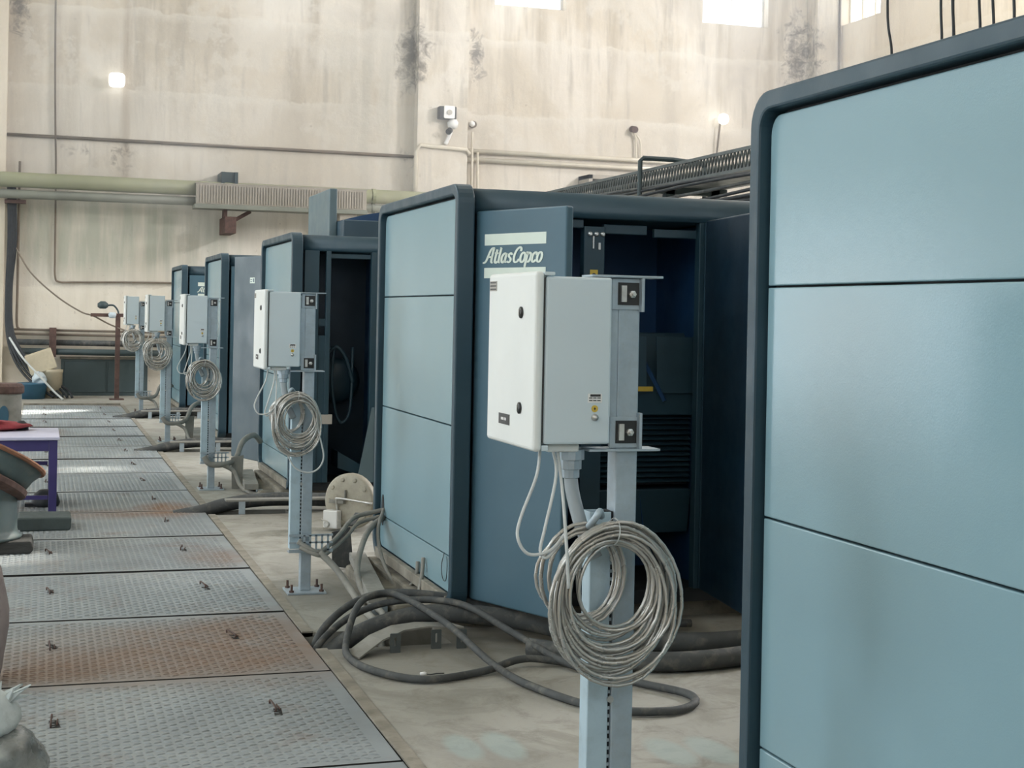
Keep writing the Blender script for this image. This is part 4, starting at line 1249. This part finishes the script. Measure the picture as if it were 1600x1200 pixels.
cable('cable', [(-.52, 26.9, 1.05), (-.3, 26.6, .72), (-.02, 26.4, .42), (.22, 26.3, .16), (.38, 26.2, .02)], .018, 'cablelight', 'pale grey cable slanting to the floor by the blue tub', 6, 7)
t = tag(MB().box(-.66, -.30, 27.5, 27.72, 3.42, 3.48).build('cable_clamp', M['rustbrown']), 'brown clamp bar on the left pilaster below the green pipe', 'bracket')

# olive green main and grey companion across the back wall
def pipe(x0, z0, x1, z1, y_, r, m, label, collar=True):
    t = thing('service_pipe', label, 'pipe', (x0, y_, z0))
    MB().tube([(0, 0, 0), (x1 - x0, 0, z1 - z0)], r, 16).build('pipe_run', M[m], t, 0, True)
    if collar:
        for f in (.12, .9):
            a = Vector((x1 - x0, 0, z1 - z0)) * f
            MB().tube([a, a + Vector((.06, 0, 0))], r * 1.12, 16).build('collar', M[m], t)
    return t
pipe(-9.1, 3.86, 7.6, 3.80, 27.45, .135, 'greenpipe', 'olive green pipe running along the back wall above the dark line')
pipe(-9.1, 3.57, 7.6, 3.58, 27.45, .080, 'greypipe', 'thinner grey-green pipe under the olive green pipe')
t = thing('duct_cover', 'tan ribbed cover over the green pipes', 'cover', (2.63, 27.2, 3.44))
MB().box(0, 3.15, 0, .05, .08, .45).build('cover_sheet', M['tancover'], t, .01)
mb = MB()
for k in range(62):
    mb.box(.02 + .05 * k, .045 + .05 * k, -.018, .002, .11, .42)
mb.build('ribs', M['tancover'], t, kind='stuff')
MB().box(-.02, 3.17, -.02, .45, .0, .08).build('lower_edge', M['greypipe'], t, .006)
MB().box(-.01, 3.16, 0, .42, .45, .47).build('top_sheet', M['tancover'], t)
t = thing('steel_bracket', 'dark brown steel bracket sticking out below the tan ribbed cover', 'bracket', (3.25, 27.1, 3.0))
MB().box(-.10, .10, .0, .9, .0, .30).build('beam_end', M['rustbrown'], t)
MB().box(-.10, -.04, .2, .5, .28, .47).build('upright', M['rustbrown'], t)
MB().bar((.08, .3, .24), (.40, .4, .43), .06, .06).build('brace', M['rustbrown'], t)
t = thing('steel_bracket', 'dark steel channel end above the tan ribbed cover', 'bracket', (3.25, 27.35, 3.915))
MB().box(-.15, -.09, 0, .65, 0, .22).box(.09, .15, 0, .65, 0, .22).box(-.15, .15, .05, .10, 0, .22).build('channel', M['sheet'], t)
t = thing('steel_bracket', 'short brown bracket under the right end of the tan cover', 'bracket', (5.45, 27.25, 3.10))
MB().box(-.16, .16, .0, .75, .0, .34).build('beam_end', M['tancover'], t)
MB().box(-.2, .2, .3, .34, .0, .34).build('plate', M['rustbrown'], t)

# conduits on the back wall
tag(MB().tube(cr([(.13, 27.95, 10.4), (.14, 27.95, 7.2), (.16, 27.95, 5.5), (.20, 27.95, 4.0), (.21, 27.95, 2.6), (.22, 27.95, 2.15), (.30, 27.95, 2.05), (.6, 27.95, 2.05), (1.4, 27.95, 2.07), (2.3, 27.95, 2.08), (3.0, 27.95, 2.09)], 6), .018, 7).build('conduit', M['wire'], None, 0, True), 'thin dark conduit dropping down the left bay and turning right at the bottom', 'conduit')
tag(MB().tube([(-.65, 27.97, 4.68), (6.86, 27.97, 4.66)], .030, 8).build('conduit', M['wire'], None, 0, True), 'long brown horizontal conduit across the left wall bay', 'conduit')
t = thing('conduit', 'cream conduit stepping round the pilaster below the camera', 'conduit', (6.84, 27.68, 4.6))
MB().tube([(0, 0, -2.5), (0, 0, .12), (.08, -.02, .26), (1.0, -.02, .22), (1.06, 0, .15), (1.06, .28, .12)], .04, 8).build('run', M['creampipe'], t, 0, True)
for k, (z, lb) in enumerate(((4.83, 'cream conduit across the right wall bay, upper of two'), (4.66, 'cream conduit across the right wall bay, lower of two'))):
    tag(MB().tube([(7.88, 27.93, z), (15.4, 27.93, z - .02)], .045, 8).build('conduit', M['creampipe'], None, 0, True), lb, 'conduit')
    tag(MB().tube([(8.02 + .12 * k, 27.90, 5.2 if k == 0 else 4.8), (8.04 + .13 * k, 27.9, 3.2)], .028, 8).build('conduit', M['creampipe'], None, 0, True), 'cream vertical conduit right of the pilaster, %s of two' % ('taller' if k == 0 else 'shorter'), 'conduit')
t = thing('conduit', 'rusty stub with two thin cables dropping to the cream conduits', 'conduit', (11.45, 27.92, 4.8))
MB().tube([(0, .06, .66), (0, -.10, .63)], .07, 10).build('stub', M['rustbrown'], t)
MB().tube(cr([(0, 0, .60), (.06, 0, .45), (.07, 0, .2), (.08, 0, 0)], 4), .022, 7).build('drop', M['creampipe'], t, 0, True)
MB().tube(cr([(-.03, 0, .60), (.14, 0, .45), (.17, 0, .2), (.17, 0, 0)], 4), .018, 7).build('drop', M['creampipe'], t, 0, True)
tag(MB().tube([(15.98 - .05, 27.52, 10.4), (15.98 - .05, 27.52, 4.0)], .025, 8).build('conduit', M['wire'], None, 0, True), 'dark vertical conduit in the right corner of the hall', 'conduit')
t = thing('duct_end', 'open dark duct end jutting from the back wall above the middle cabinet', 'duct', (10.3, 27.39, 4.15))
MB().box(0, .08, 0, .6, -.5, .28).box(0, 1.6, 0, .6, .20, .28).box(1.52, 1.6, 0, .6, -.5, .28).build('casing', M['tancover'], t)
MB().box(.08, 1.52, .3, .34, -.5, .2).build('flap', M['sheet'], t)

# lamps
t = thing('bulkhead_lamp', 'lit square lamp glaring on the left part of the back wall', 'lamp', (1.23, 27.8, 5.75))
MB().prism(rrect(-.14, .14, -.13, .13, .07, 4), 'y', -.05, .0).build('glass', M['lamp'], t, .02)
MB().box(-.05, .05, 0, .2, -.05, .05).build('arm', M['galv'], t)
t = thing('bulkhead_lamp', 'round lit lamp on a wire above the cable rack', 'lamp', (13.41, 27.8, 5.76))
MB().lathe([(.03, -.11), (.09, -.08), (.115, 0), (.09, .08), (.03, .11)], 16).build('globe', M['lamp'], t, 0, True)
MB().tube([(0, 0, .05), (0, .2, .07)], .02, 6).build('arm', M['galv'], t)
MB().tube(cr([(-.05, .05, -.09), (-.08, .08, -.5), (-.12, .1, -1.1)], 4), .02, 6).build('lead', M['wire'], t)
t = thing('bulkhead_lamp', 'small unlit bulb holder right of the pilaster', 'lamp', (8.0, 27.85, 5.35))
MB().lathe([(.07, -.07), (.07, .02)], 12, Matrix.Translation((.04, .05, 0)) @ Matrix.Rotation(R(90), 4, 'X')).build('holder', M['wire'], t)
MB().lathe([(.02, -.05), (.06, -.02), (.055, .03), (.02, .06)], 12).build('bulb', M['white'], t, 0, True)
# security camera
t = thing('junction_box', 'small black and white box high on the pilaster', 'box', (7.42, 27.6, 5.50))
MB().box(-.17, .17, -.08, .1, -.12, .12).build('case', M['black'], t, .01)
MB().prism(rrect(-.09, .13, -.12, .13, .03, 3), 'y', -.11, -.08).build('front', M['white'], t, .01)
MB().lathe([(.05, 0), (.05, .02)], 12, Matrix.Translation((.02, -.11, .0)) @ Matrix.Rotation(R(90), 4, 'X')).build('boss', M['paletag'], t)
t = thing('security_camera', 'white security camera with dark lens under the small wall box', 'camera', (7.54, 27.6, 5.22))
MB().lathe([(.05, -.02), (.10, .02), (.11, .10), (.07, .16), (.03, .18)], 14).build('housing', M['white'], t, 0, True)
MB().tube([(-.07, -.06, -.06), (-.12, -.12, -.10)], .06, 10).build('lens', M['black'], t)
MB().tube(cr([(-.03, 0, -.05), (-.08, .02, -.2), (-.13, .05, -.32)], 4), .04, 8).build('cable', M['white'], t, 0, True)

# ================================================================== CABLE RACK BEHIND THE MACHINES
XT = 5.0
t = thing('cable_rack', 'dark perforated cable rack rising behind the second cabinet', 'cable rack', (XT, 0, 2.72))
Y0, Y1 = 1.0, 27.0
MB().box(0, .02, Y0, Y1, .155, .18).box(0, .02, Y0, Y1, 0, .025).build('side_rail', M['mesh'], t)
MB().box(.58, .60, Y0, Y1, .155, .18).box(.58, .60, Y0, Y1, 0, .025).build('side_rail', M['mesh'], t)
MB().box(.02, .58, Y0, Y1, .0, .012).build('bed', M['mesh'], t)
for xx in (.01, .59):
    mb = MB()
    for k in range(int((Y1 - Y0) / .06)):
        ya = Y0 + .06 * k
        mb.bar((xx, ya, .02), (xx, ya + .06, .16), .006, .014, (1, 0, 0))
        mb.bar((xx, ya + .06, .02), (xx, ya, .16), .006, .014, (1, 0, 0))
    mb.build('expanded_mesh', M['mesh'], t, kind='stuff')
for k in range(9):
    y_ = 3.6 + 2.65 * k
    MB().box(.05, .13, y_, y_ + .08, -2.72, 0).box(.47, .55, y_, y_ + .08, -2.72, 0).box(-.02, .62, y_, y_ + .08, -.06, 0).build('trestle', M['sheet'], t)
t = thing('angle_bar_hook', 'thin dark pipe bent over at the top beside the cable rack', 'pipe', (4.95, 11.9, 2.25))
MB().tube([(0, 0, 0), (0, 0, .72), (.03, 0, .745), (.30, 0, .745), (.62, .0, .72)], .022, 8).build('bent_pipe', M['sheet'], t)
MB().tube([(.62, 0, .73), (.62, 0, -.0)], .022, 8).build('back_leg', M['sheet'], t)
MB().tube([(0, 0, -2.25), (0, 0, 0)], .022, 8).build('stand', M['sheet'], t)
grp = 'cables sagging along the cable rack'
for k in range(8):
    rnd = random.Random(60 + k)
    pts = []
    for j in range(14):
        pts.append((XT - .03 - .012 * (k % 3), 1.5 + 1.9 * j, 2.72 - .02 - .03 * k + .05 * math.sin(j * 1.3 + k) * rnd.uniform(.3, 1)))
    cable('cable', pts, .014, 'darkcable' if k % 3 else 'rubber', 'dark cable slung along the aisle side of the cable rack', 4, 6, 'cable', grp)
grp = 'thin wires hanging down to the cable rack'
for k, (y_, xo) in enumerate(((8.03, 0.0), (7.55, .05), (7.50, .1), (7.36, .0), (7.19, .06), (7.12, .1), (6.8, 0))):
    w_ = .03 * (1 if k == 0 else .3)
    cable('cable', [(XT + xo, y_, 10.4), (XT + xo, y_ + .02, 6.5), (XT + xo, y_ - .02, 4.6), (XT + xo, y_ + w_, 3.6), (XT + xo, y_ - w_, 3.25), (XT + xo, y_ + .0, 2.73)], .009, 'darkcable', 'thin dark wire hanging from the ceiling over the nearest cabinet', 6, 6, 'cable', grp)

# ================================================================== HAZE under the roof by the back windows
hz = bpy.data.materials.new('sunlit_dust_haze')
hz.use_nodes = True
nt = hz.node_tree
nt.nodes.remove(nt.nodes['Principled BSDF'])
vol = nt.nodes.new('ShaderNodeVolumeScatter')
vol.inputs['Density'].default_value = 0.044
vol.inputs['Anisotropy'].default_value = 0.55
vol.inputs['Color'].default_value = (0.90, 0.95, 1.0, 1)
nt.links.new(vol.outputs[0], nt.nodes['Material Output'].inputs['Volume'])
h = MB().box(-9.1, 15.9, 21.0, 27.98, 3.3, 10.38).build('haze', hz, None, kind='stuff')
tag(h, 'thin dusty haze hanging below the high windows of the back wall', 'haze')
